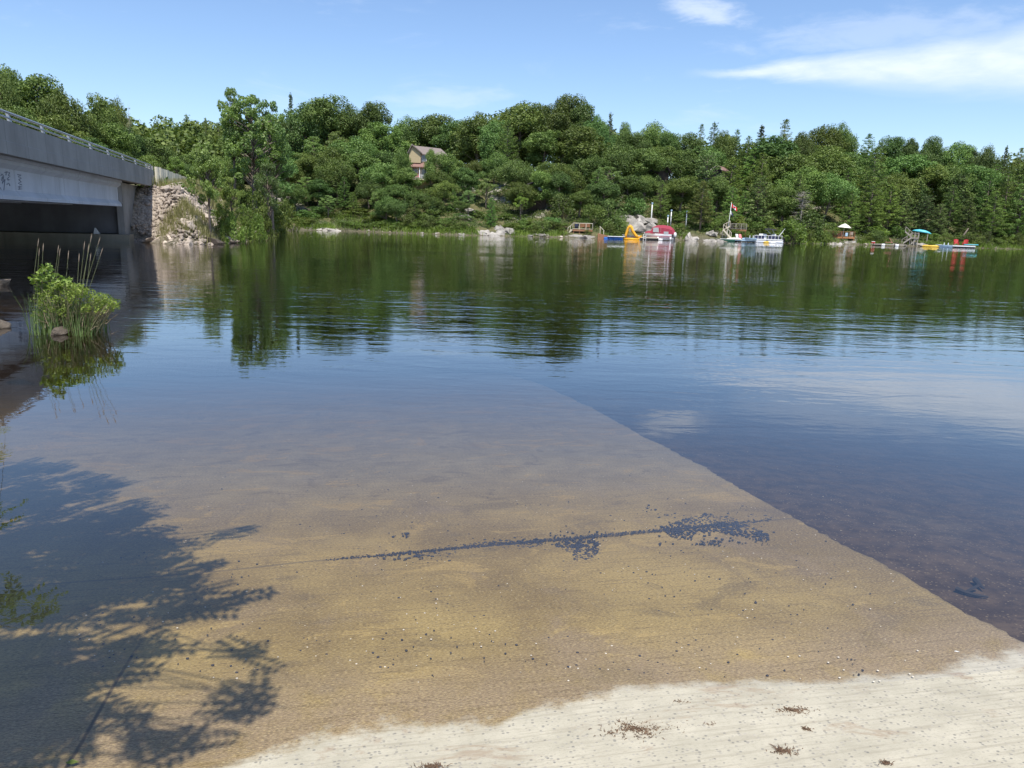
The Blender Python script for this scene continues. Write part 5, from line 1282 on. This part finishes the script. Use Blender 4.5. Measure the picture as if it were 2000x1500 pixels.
b_ = MB(); n_ = len(ml); b_.add([(x_+.50, .0, z_-.66) for x_, z_ in ml]+[(x_+.50, -.10, z_-.66) for x_, z_ in ml], [tuple(range(n_)), tuple(range(2*n_-1, n_-1, -1))]+[(i, i+n_, (i+1) % n_+n_, (i+1) % n_) for i in range(n_)]).build('maple_leaf', FR, o)
flag('tattered_flag', 'small dark and white tattered flag under the red and white one', 1428.7, 411, .5, .55, 1.1, [(0, .5, WHITE), (.5, 1, NAVY)])
# --- flagpole deck with stairs
S = Spot(1446, 2.0); zf = S.z(448.5)
rt_, x0, x1 = deckobj(S, 1432, 1463, zf, 3., BRNW, 'reddish brown deck on posts with dark railing below the flagpole', y0=.6)
railing(rt_, [(x0, .6, zf), (x1, .6, zf)], zf, S.z(437)-zf, GRAYW, .9, balusters=1, w_=.06)
S2 = Spot(1424, 1.0); r2 = S2.e('stairs', 'zigzag wooden stairs climbing from the dock to the flagpole deck', 'stairs')
stairs(r2, S2.x(1434), S2.z(460)-.4, S2.x(1418), S2.z(449), -.5, .9, PALEW); stairs(r2, S2.x(1418), S2.z(449), S2.x(1430), S2.z(442), .6, .9, PALEW)
for px in (1417, 1424, 1431): MB().box(S2.x(px)-.06, S2.x(px)+.06, .3, .42, -.8, S2.z(450)).build('post', GRAYW, r2)
# --- dock with things left of the pontoon boat
S = Spot(1450, -2.4)
rt_ = S.e('dock', 'long low dock in front of the flagpole deck crowded with water toys', 'dock')
MB().box(S.x(1438), S.x(1484), 0, 1.8, .22, .36).build('dock_boards', LBLUE, rt_); MB().box(S.x(1439), S.x(1483), .03, 1.7, .05, .215).build('frame', DARK, rt_)
for px in (1440, 1448, 1456, 1465, 1474, 1482): MB().tube([(S.x(px), .1, -1.5), (S.x(px), .1, .21)], .07, 8).build('pile', WHITE, rt_)
r2 = S.e('swim_ladder', 'white swim ladder on the dock left of the pontoon boat', 'ladder', 0, px=1484)
for q in (-.2, .2): MB().tube([(q, -.08, -.4), (q, -.08, .8)], .035, 6).build('side_rail', WHITE, r2)
for i in range(4): MB().tube([(-.2, -.08, -.3+i*.27), (.2, -.08, -.3+i*.27)], .03, 6).build('rung', WHITE, r2)
r2 = S.e('rowing_boat', 'low white and green rowing boat tied at the foot of the deck stairs', 'boat', 0, .05, px=1425)
hull(MB(), 3.0, 1.2, .42).build('hull', simple('green_hull', (.05, .16, .11), .5), r2); MB().box(-1.0, 1.45, -.55, .55, .43, .50).build('gunwale', WHITE, r2)
r2 = S.e('canoe', 'pale upturned canoe lying on the dock left end', 'canoe', .37, .1, px=1441); r2.location.z = .4
b_ = MB(); b_.loft([[(x, w_*math.cos(t_), .0+h_*math.sin(t_)) for t_ in [math.pi*j/6 for j in range(7)]] for x, w_, h_ in ((-1.4,.04,.05),(-1.,.3,.25),(0,.4,.34),(1.,.3,.25),(1.4,.04,.05))]).build('hull', CLOTHW, r2, smooth=True)
for px, mt_, lb in ((1450, WHITE, 'white folding chair on the crowded dock'), (1456, PINK, 'pink reclining beach chair on the crowded dock')):
    r2 = S.e('beach_chair', lb, 'chair', .37, .2, px=px); r2.location.z = .37
    MB().box(-.3, .3, .7, 1.2, .3, .36).build('seat', mt_, r2); MB().bar((0, 1.15, .33), (-.15, 1.4, .95), .55, .05).build('backrest', mt_, r2)
    for q in (-.27, .27): MB().bar((q, .72, 0), (q, 1.15, .3), .04).build('leg', STEEL, r2)
r2 = S.e('inflatable_ring', 'blue inflatable tube lying on the dock beside the pink chair', 'float', .37, px=1462); r2.location.z = .37
MB().tube([(.42*math.cos(t_), .9+.42*math.sin(t_), .16) for t_ in np.linspace(0, 6.1, 14)], .15, 8).build('ring', LBLUE, r2, smooth=True)
r2 = S.e('pedal_boat', 'pale blue pedal boat with two seats left of the pontoon boat', 'boat', .1, px=1473); r2.location.z = .38
hull(MB(), 1.9, 1.1, .35, z0=0).build('hull', LBLUE, r2)
for q in (-.25, .3): MB().box(q, q+.1, -.3, .3, .35, .8).build('seat', WHITE, r2)
# --- pontoon boat
S = Spot(1508, -2.6); rt_ = S.e('pontoon_boat', 'white-railed pontoon boat with navy side panels and a folded black sunshade', 'boat', 0, .06)
xa, xb = S.x(1480), S.x(1537); zd = .55
for y_ in (-.0, 1.7): MB().tube([(xa, y_, .28), (xa+.5, y_, .12), (xb-.2, y_, .12), (xb, y_, .2)], [.05, .27, .27, .2], 10).build('pontoon', simple('aluminium', (.55, .57, .6), .35, .05, 2, .5), rt_, smooth=True)
MB().box(xa+.1, xb-.05, -.2, 1.9, zd-.12, zd).build('deck', WHITE, rt_)
for a_, b_ in ((xa+.15, xa+1.7), (xa+2.3, xa+3.9), (xa+4.0, xb-.6)): MB().box(a_, b_, -.16, -.12, zd+.06, zd+.62).build('side_panel', NAVY, rt_)
for z_ in (zd+.66, zd+.04): MB().tube([(xa+.1, -.17, z_), (xb-.2, -.17, z_)], .04, 6).build('rail', WHITE, rt_)
for i in range(9): xx = xa+.12+(xb-xa-.4)*i/8; MB().tube([(xx, -.17, zd), (xx, -.17, zd+.68)], .035, 6).build('rail_post', WHITE, rt_)
for px in (1494, 1501, 1519): xx = S.x(px); b_ = MB(); b_.box(xx-.35, xx+.35, .5, 1.0, zd, zd+.45); b_.box(xx-.35, xx+.35, .95, 1.1, zd+.4, zd+.95); b_.build('seat', WHITE, rt_, bevel=.05)
b_ = MB(); b_.loft([[(S.x(1500)+t_*1.9, y_, S.z(447.5)+h_-.25*(t_-.3)**2) for y_, h_ in ((-.1, -.1), (.2, .1), (1.5, .1), (1.8, -.1), (1.5, -.14), (.2, -.14))] for t_ in (0, .25, .5, .75, 1)]).build('sunshade', BLACK, rt_)
for a_, b2 in ((1516, 1503), (1522, 1514)): MB().bar((S.x(a_), -.1, zd+.6), (S.x(b2), -.05, S.z(448.5)), .035).build('shade_frame', STEEL, rt_)
for a_, b2, z0_, z1_ in ((1529, 1538, 459, 446), (1528, 1535, 461, 452)): MB().bar((S.x(a_), .2, S.z(z0_)), (S.x(b2), .2, S.z(z1_)), .06).build('raised_arm', WHITE, rt_)
MB().box(xb-.1, xb+.3, .6, 1.0, 0, 1.0).build('outboard_motor', BLACK, rt_, bevel=.08)
for px, mt_, lb in ((1506, YEL2, 'small yellow kayak floating in front of the pontoon boat'), (1517, WHITE, 'small white float beside the yellow kayak at the pontoon boat')):
    S_ = Spot(px, -4.2); r2 = S_.e('kayak' if mt_ is YEL2 else 'small_float', lb, 'kayak' if mt_ is YEL2 else 'float', 0, .3)
    MB().loft([[(x, w_*math.cos(t_), .1+.2*math.sin(t_)*min(1, w_*4)) for t_ in [2*math.pi*j/10 for j in range(10)]] for x, w_ in ((-.65,.03),(-.4,.22),(0,.3),(.4,.22),(.65,.03))]).build('hull', mt_, r2, smooth=True)
    MB().box(-.18, .18, -.12, .12, .28, .34).build('seat', BLACK if mt_ is YEL2 else LBLUE, r2)
# --- umbrella deck
S = Spot(1656, 2.0); zf = S.z(463)
rt_, x0, x1 = deckobj(S, 1618, 1677, zf, 3., simple('orange_stained_wood', (.44, .20, .09), .75, .2, 4), 'orange-brown deck on posts under the cream umbrella')
railing(rt_, [(x0, 0, zf), (x1, 0, zf), (x1, 3, zf)], zf, S.z(452.5)-zf, BRNW, .75, balusters=1, w_=.07)
for a_, b2 in ((1650, 1656), (1658, 1663)): MB().bar((S.x(a_), .1, zf-1.2), (S.x(b2), .1, zf-.3), .09).build('brace', GRAYW, rt_)
r2 = S.e('patio_umbrella', 'open cream umbrella tilted over the orange-brown deck', 'umbrella', zf, px=1654); r2.rotation_euler[1] = .06
zu = S.z(436.5)-zf; ze = S.z(444.5)-zf
MB().tube([(0, 1.2, 0), (0, 1.2, zu)], .035, 6).build('pole', WHITE, r2)
b_ = MB(); n8 = 8; R_ = S.x(1669)-S.x(1655)
for k in range(n8):
    a0, a1 = 2*math.pi*k/n8, 2*math.pi*(k+1)/n8
    ps = [[(rr0*math.cos(a_), 1.2+rr0*math.sin(a_), zz0_) for a_ in (a0, (a0+a1)/2, a1)] for rr0, zz0_ in ((.05, zu), (R_*.5, zu-.28), (R_*.98, ze))]
    ps[2][1] = (ps[2][1][0]*.96, 1.2+(ps[2][1][1]-1.2)*.96, ze+.03)
    v = [p for q in ps for p in q]; b_.add(v+[(x, y, z-.03) for x, y, z in v], [(0,3,4,1),(1,4,5,2),(3,6,7,4),(4,7,8,5),(9,10,13,12),(10,11,14,13),(12,13,16,15),(13,14,17,16),(6,15,16,7),(7,16,17,8)])
b_.build('canopy', CLOTHW, r2)
for px, mt_, lb in ((1636, BRNW, 'brown chair at the shaded left end of the umbrella deck'), (1648, PINK, 'reddish chair under the cream umbrella'), (1670, GRAYW, 'grey folding chair at the right end of the umbrella deck')):
    r2 = S.e('deck_chair', lb, 'chair', zf, px=px); MB().box(-.28, .28, .8, 1.3, .4, .46).build('seat', mt_, r2); MB().box(-.28, .28, 1.3, 1.36, .4, .98).build('backrest', mt_, r2)
    for q in (-.25, .25):
        for y_ in (.84, 1.27): MB().box(q-.025, q+.025, y_-.02, y_+.02, 0, .4).build('leg', mt_, r2)
r2 = S.e('towel', 'pale blue towel hung over the railing of the umbrella deck', 'towel', zf+.15, px=1661)
b_ = MB(); b_.loft([[(x, -.1+.02*math.sin(x*22), 0), (x, -.07+.02*math.sin(x*22), 0), (x, -.05, .62), (x, -.08, .62)] for x in np.linspace(-.22, .22, 8)]).build('cloth', LBLUE, r2)
# --- low dock with the pink lounger
S = Spot(1740, -2.5)
rt_ = S.e('dock', 'low grey sectional dock below the grassy bank with a pink lounger on it', 'dock')
for a_, b2 in ((1698, 1716), (1717, 1738), (1739, 1757), (1758, 1777)): MB().box(S.x(a_), S.x(b2), 0, 1.9, .14, .30).build('section', GRAYW, rt_)
for px in (1716.5, 1738, 1757.5, 1776): MB().tube([(S.x(px), .1, -1.5), (S.x(px), .1, .5)], .06, 8).build('pile', BLACK, rt_)
for px, mt_, nm, lb in ((1716, RED, 'cooler', 'small red cooler on the low grey dock'), (1736, WHITE, 'white_barrel', 'left white barrel float against the low grey dock'), (1762, WHITE, 'white_barrel', 'right white barrel float against the low grey dock')):
    r2 = S.e(nm, lb, 'cooler' if nm == 'cooler' else 'barrel', 0, px=px)
    if nm == 'cooler':
        MB().box(-.3, .3, .3, .7, .31, .62).build('body', mt_, r2, bevel=.04); MB().box(-.31, .31, .29, .71, .62, .70).build('lid', WHITE, r2, bevel=.03)
    else:
        MB().tube([(-.28, -.3, .12), (-.24, -.3, .12), (.24, -.3, .12), (.28, -.3, .12)], [.16, .22, .22, .16], 10).build('drum', mt_, r2, smooth=True); MB().tube([(0, -.3, .34), (0, -.3, .38)], .05, 8).build('bung', BLUE, r2)
r2 = S.e('lounger', 'faded pink lounge chair reclined on the low grey dock', 'lounge chair', .31, px=1749)
MB().box(-.9, .35, .6, 1.1, .28, .34).build('seat', PINK, r2); MB().bar((.3, .85, .3), (-.25+.0, .85, 1.05), .5, .05).build('backrest', PINK, r2)
for q in (-.8, .3): MB().box(q-.03, q+.03, .62, 1.08, 0, .28).build('leg', BLACK, r2)
# --- grey zigzag stairs, turquoise canoe
S = Spot(1790, 1.2); rt_ = S.e('stairs', 'grey weathered zigzag stairs with many crossing rails above a small landing', 'stairs')
stairs(rt_, S.x(1772), S.z(478), S.x(1790), S.z(464), -.9, .9, GRAYW); stairs(rt_, S.x(1790), S.z(464), S.x(1776), S.z(453), .3, .9, GRAYW); stairs(rt_, S.x(1790), S.z(477), S.x(1802), S.z(464), -.4, .9, GRAYW)
MB().box(S.x(1786), S.x(1803), -.6, 1.4, S.z(465)-.1, S.z(465)).build('landing', GRAYW, rt_)
for px in (1787, 1795, 1802): MB().box(S.x(px)-.07, S.x(px)+.07, -.5, -.36, -.6, S.z(457)).build('post', GRAYW, rt_)
railing(rt_, [(S.x(1788), -.5, S.z(465)), (S.x(1803), -.5, S.z(465))], 0, .9, GRAYW, .7)
bk = outcrop(1800, 1.6, 4.4, 2.6, .9, 'heap of pale broken rock and driftwood under the grey stairs', 31, -.3)
S = Spot(1808, 2.6); zc_ = S.z(452.5)
r2 = S.e('canoe_rack', 'grey timber rack holding the turquoise canoe in the trees', 'rack', S.gz)
for px in (1796, 1820): MB().box(S.x(px)-.07, S.x(px)+.07, -.4, -.26, -.4, zc_-S.gz-.3).build('post', GRAYW, r2); MB().box(S.x(px)-.06, S.x(px)+.06, -.6, .6, zc_-S.gz-.3, zc_-S.gz-.2).build('arm', GRAYW, r2)
r2 = S.e('canoe', 'turquoise canoe stored upside down on a rack above the grey stairs', 'canoe', zc_-.15); r2.rotation_euler[1] = .16
b_ = MB(); Lc = (S.x(1827)-S.x(1789))/2
b_.loft([[(x*Lc, w_*math.cos(t_), h_*math.sin(t_)) for t_ in [math.pi*j/8 for j in range(9)]] for x, w_, h_ in ((-1,.03,.06),(-.75,.3,.3),(-.3,.45,.5),(.3,.45,.5),(.75,.3,.3),(1,.03,.06))]).build('hull', TURQ, r2, smooth=True)
# --- yellow kayak, pale boat, red chairs dock
S = Spot(1829, -1.8); r2 = S.e('kayak', 'long yellow kayak on the water right of the grey stairs', 'kayak', 0, -.03)
MB().loft([[(x, w_*math.cos(t_), .12+.24*math.sin(t_)*min(1, w_*4)) for t_ in [2*math.pi*j/10 for j in range(10)]] for x, w_ in ((-1.45,.03),(-1,.25),(0,.36),(1,.27),(1.45,.03))]).build('hull', YEL2, r2, smooth=True); MB().box(-.35, .3, -.2, .2, .33, .40).build('cockpit', BLACK, r2)
S = Spot(1857, -2.4); r2 = S.e('pedal_boat', 'pale blue and white pedal boat left of the red chairs dock', 'boat', 0, .03)
hull(MB(), 2.5, 1.3, .42).build('hull', LBLUE, r2)
for q in (-.2, .45): MB().box(q, q+.12, -.4, .4, .42, .85).build('seat', WHITE, r2)
MB().box(-1.1, -.5, -.4, .4, .42, .5).build('foredeck', WHITE, r2)
S = Spot(1896, -2.6); rt_ = S.e('dock', 'floating dock edged in white and maroon carrying the two red chairs', 'dock')
MB().box(S.x(1871), S.x(1917), 0, 2.2, .30, .44).build('dock_boards', GRAYW, rt_); MB().box(S.x(1871), S.x(1917), -.04, -.003, .22, .42).build('edge_strip', WHITE, rt_); MB().box(S.x(1872), S.x(1916), .02, 2.1, -.1, .295).build('floats', DARK, rt_)
for px, lb in ((1882, 'left red slatted chair on the floating dock'), (1893.5, 'right red slatted chair on the floating dock')):
    r2 = S.e('adirondack_chair', lb, 'chair', .445, .25 if px < 1890 else -.25, px=px, group='red chairs on the floating dock')
    MB().box(-.3, .3, .7, 1.2, .28, .34).build('seat', RED, r2); b_ = MB()
    for i in range(5): b_.bar((-.26+i*.13, 1.15, .3), (-.32+i*.16, 1.42, 1.12-abs(i-2)*.05), .11, .03)
    b_.build('backrest', RED, r2)
    for q in (-.36, .36):
        MB().box(q-.06, q+.06, .62, 1.25, .52, .56).build('armrest', RED, r2); MB().box(q-.03, q+.03, .66, .74, 0, .52).build('leg', RED, r2); MB().bar((q, 1.2, .0), (q, 1.1, .52), .06).build('leg', RED, r2)
r2 = S.e('paddle_board', 'white and turquoise paddle board lying on the red chairs dock', 'paddle board', .62, -.04, px=1908)
MB().loft([[(x, w_*math.cos(t_)+.3, .09*math.sin(t_)) for t_ in [2*math.pi*j/10 for j in range(10)]] for x, w_ in ((-1.15,.04),(-.8,.3),(0,.4),(.8,.33),(1.15,.06))]).build('board', TURQ, r2, smooth=True)
MB().box(-.6, .6, .1, .5, .085, .10).build('deck_pad', WHITE, r2)
# leaning trunk
S = Spot(1890, 2.5); r2 = S.e('leaning_trunk', 'dark bare trunk leaning to the right behind the red chairs', 'tree trunk', S.gz)
MB().tube([(S.x(1884), 0, -.4), (S.x(1890), 0, 1.1), (S.x(1898), .2, 2.6)], [.2, .16, .1], 8).build('bark', BARK, r2, smooth=True)
S = Spot(1550, 1.5)

# --- yellow house on the hill
S = Spot(838, 27); zb = S.z(352)
rt_ = S.e('house', 'cream-yellow two-storey house with grey gabled roof half hidden by oaks', 'house')
x = S.x; z = S.z
MB().prism([(x(800), z(318)), (x(800), z(297)), (x(807), z(284)), (x(822), z(297)), (x(822), z(318))], 1.2, 6.0).build('gable_wall', WALLY, rt_)
MB().box(x(822), x(868), 2.0, 7.0, z(318), z(300)).build('wall', WALLY, rt_)
MB().box(x(799), x(866), 1.6, 7.0, zb-3.5, z(318.3)).build('lower_wall', WALLY, rt_)
def slab(b_, a_, c_, y0, y1, th=.18): b_.bar((a_[0], (y0+y1)/2, a_[1]), (c_[0], (y0+y1)/2, c_[1]), y1-y0, th)
b_ = MB(); b_.prism([(x(797), z(299)), (x(805.5), z(281)), (x(825), z(298.5)), (x(825), z(300.5)), (x(805.5), z(284)), (x(797), z(301.5))], .8, 6.3); b_.build('gable_roof', ROOFG, rt_)
b_ = MB(); y0, y1 = 1.5, 7.4
b_.add([(x(812), y0, z(299)), (x(876), y0, z(302)), (x(860), 4.3, z(285)), (x(807), 4.3, z(281)), (x(812), y1, z(299)), (x(876), y1, z(302)), (x(812), y0, z(300.5)), (x(876), y0, z(303.5)), (x(812), y1, z(300.5)), (x(876), y1, z(303.5))],
   [(0,1,2,3),(3,2,5,4),(1,7,9,5,2),(0,3,4,8,6),(0,6,7,1),(4,5,9,8),(6,8,9,7)]); b_.build('main_roof', ROOFG, rt_)
for (xa_, xb_, za_, zb_) in ((823.5, 833, 301, 314), (838, 846, 302, 314)):
    f = MB().box(x(xa_), x(xb_), 1.9, 1.98, z(zb_), z(za_)).build('window', WHITE, rt_); MB().box(x(xa_)+.12, x(xb_)-.12, 1.86, 1.895, z(zb_)+.12, z(za_)-.12).build('pane', GLASS, f)
MB().add([(x(797), .2, z(326)), (x(850), .2, z(326)), (x(850), 1.95, z(316.5)), (x(799), 1.95, z(316.5)), (x(797), .2, z(327.3)), (x(850), .2, z(327.3)), (x(850), 1.95, z(318)), (x(799), 1.95, z(318))], [(0,1,2,3),(4,7,6,5),(0,4,5,1),(1,5,6,2),(2,6,7,3),(3,7,4,0)]).build('porch_roof', ROOFR, rt_)
for px in (799, 820, 848): MB().box(x(px)-.09, x(px)+.09, .4, .58, z(351), z(327)).build('porch_post', WHITE, rt_)
for (xa_, xb_) in ((804, 817), (823, 834)):
    f = MB().box(x(xa_), x(xb_), 1.52, 1.58, z(348), z(329)).build('door', WHITE, rt_); MB().box(x(xa_)+.15, x(xb_)-.15, 1.48, 1.515, z(346.5), z(330.5)).build('pane', GLASS, f)
MB().box(x(790), x(852), -.6, 1.5, z(352), z(350.3)).build('porch_floor', PALEW, rt_)
bb = MB()
for i in range(30): q = x(797)+(x(850)-x(797))*i/29; bb.box(q-.03, q+.03, -.55, -.5, z(350), z(343))
bb.box(x(797), x(850), -.57, -.48, z(343.3), z(342.3)); bb.build('porch_railing', WHITE, rt_)
r2 = S.e('porch_chair', 'red chair on the porch of the cream-yellow house', 'chair', z(350.3), px=816); MB().box(-.35, .35, .3, .8, .35, .45).build('seat', RED, r2); MB().box(-.35, .35, .8, .88, .35, 1.05).build('backrest', RED, r2)
for q in (-.3, .3): MB().box(q-.04, q+.04, .34, .76, 0, .35).build('leg', RED, r2)
# --- two hidden cabins and the dark one
for px, d_, za_, zb_, w_, mt_, lb, rzz in ((1293, 26, 321, 335, 26, ROOFD, 'cabin with a dark purple-grey gable roof showing through the trees', .5), (1396, 27, 323, 331, 24, ROOFR, 'cabin with a pale-edged brown roof showing through the trees behind the scraggly pine', -.3)):
    S = Spot(px, d_); r2 = S.e('cabin', lb, 'cabin', 0, rzz); x = S.x; z = S.z; hw = w_/2*S.mh
    MB().box(-hw*.85, hw*.85, 0, 4.5, S.gz-.5, z(zb_)).build('wall', WALLD, r2)
    MB().prism([(-hw, z(zb_)-.1), (0, z(za_)), (hw, z(zb_)-.1), (hw, z(zb_)-.3), (0, z(za_)-.2), (-hw, z(zb_)-.3)], -.6, 5.).build('roof', mt_, r2)
    MB().prism([(-hw*.85, z(zb_)), (0, z(za_)-.25), (hw*.85, z(zb_))], .0, .1).build('gable', WALLD, r2)
    MB().prism([(-hw-.02, z(zb_)-.08), (0, z(za_)+.03), (hw+.02, z(zb_)-.08), (hw+.02, z(zb_)-.25), (0, z(za_)-.17), (-hw-.02, z(zb_)-.25)], -.66, -.605).build('barge_board', WALLD if mt_ is ROOFD else PALEW, r2)
S = Spot(1046, 14); r2 = S.e('cabin', 'small dark cabin with a pale blue window deep in the trees behind the vivid sapling', 'cabin', 0); x = S.x; z = S.z
MB().box(x(1026), x(1066), 0, 3.5, S.gz-.6, z(364)).build('wall', WALLD, r2); MB().prism([(x(1022), z(365)), (x(1046), z(355)), (x(1070), z(365)), (x(1070), z(363)), (x(1046), z(353)), (x(1022), z(363))], -.5, 4.).build('roof', ROOFD, r2)
f = MB().box(x(1050), x(1060), -.07, -.005, z(372), z(365.5)).build('window', WHITE, r2); MB().box(x(1051), x(1059), -.1, -.075, z(371), z(366.5)).build('pane', simple('sky_glass', (.25, .38, .48), .1), f)
b_ = MB()
for i in range(9): q = x(1030)+(x(1044)-x(1030))*i/8; b_.box(q-.03, q+.03, -1.2, -1.15, z(388), z(381))
b_.box(x(1030), x(1044), -1.22, -1.13, z(381), z(380.3)); b_.box(x(1030), x(1044), -1.22, -.01, z(388.6), z(388)); b_.build('porch_railing', GRAYW, r2)

# unseen trees added left of the view to block low sky light under the bridge
for x_, y_, h_, w__, lb in ((-34, 20, 13, 11, 'broadleaf tree added on the near bank left of the bridge, outside the view'), (-40, 30, 12, 11, 'broad unseen tree added over the channel left of the bridge'), (-43, 42, 13, 12, 'unseen oak added on the far bank left of the bridge'), (-38, 12, 12, 10, 'unseen oak added on the near bank behind the bridge approach'),
   (-50, 20, 13, 13, 'large unseen oak added behind the channel trees, southern one'), (-52, 34, 13, 13, 'large unseen oak added behind the channel trees, northern one'), (-27, 14, 10, 9, 'young unseen oak added nearest the bridge approach'), (-30, 27, 11, 9, 'unseen oak added to block the sky over the channel')):
    plant(x_, y_, -.2 if g(x_, y_) < 0 else g(x_, y_)-.1, h_, w__, 'O', (1, 1, 1), lb, vi=4)
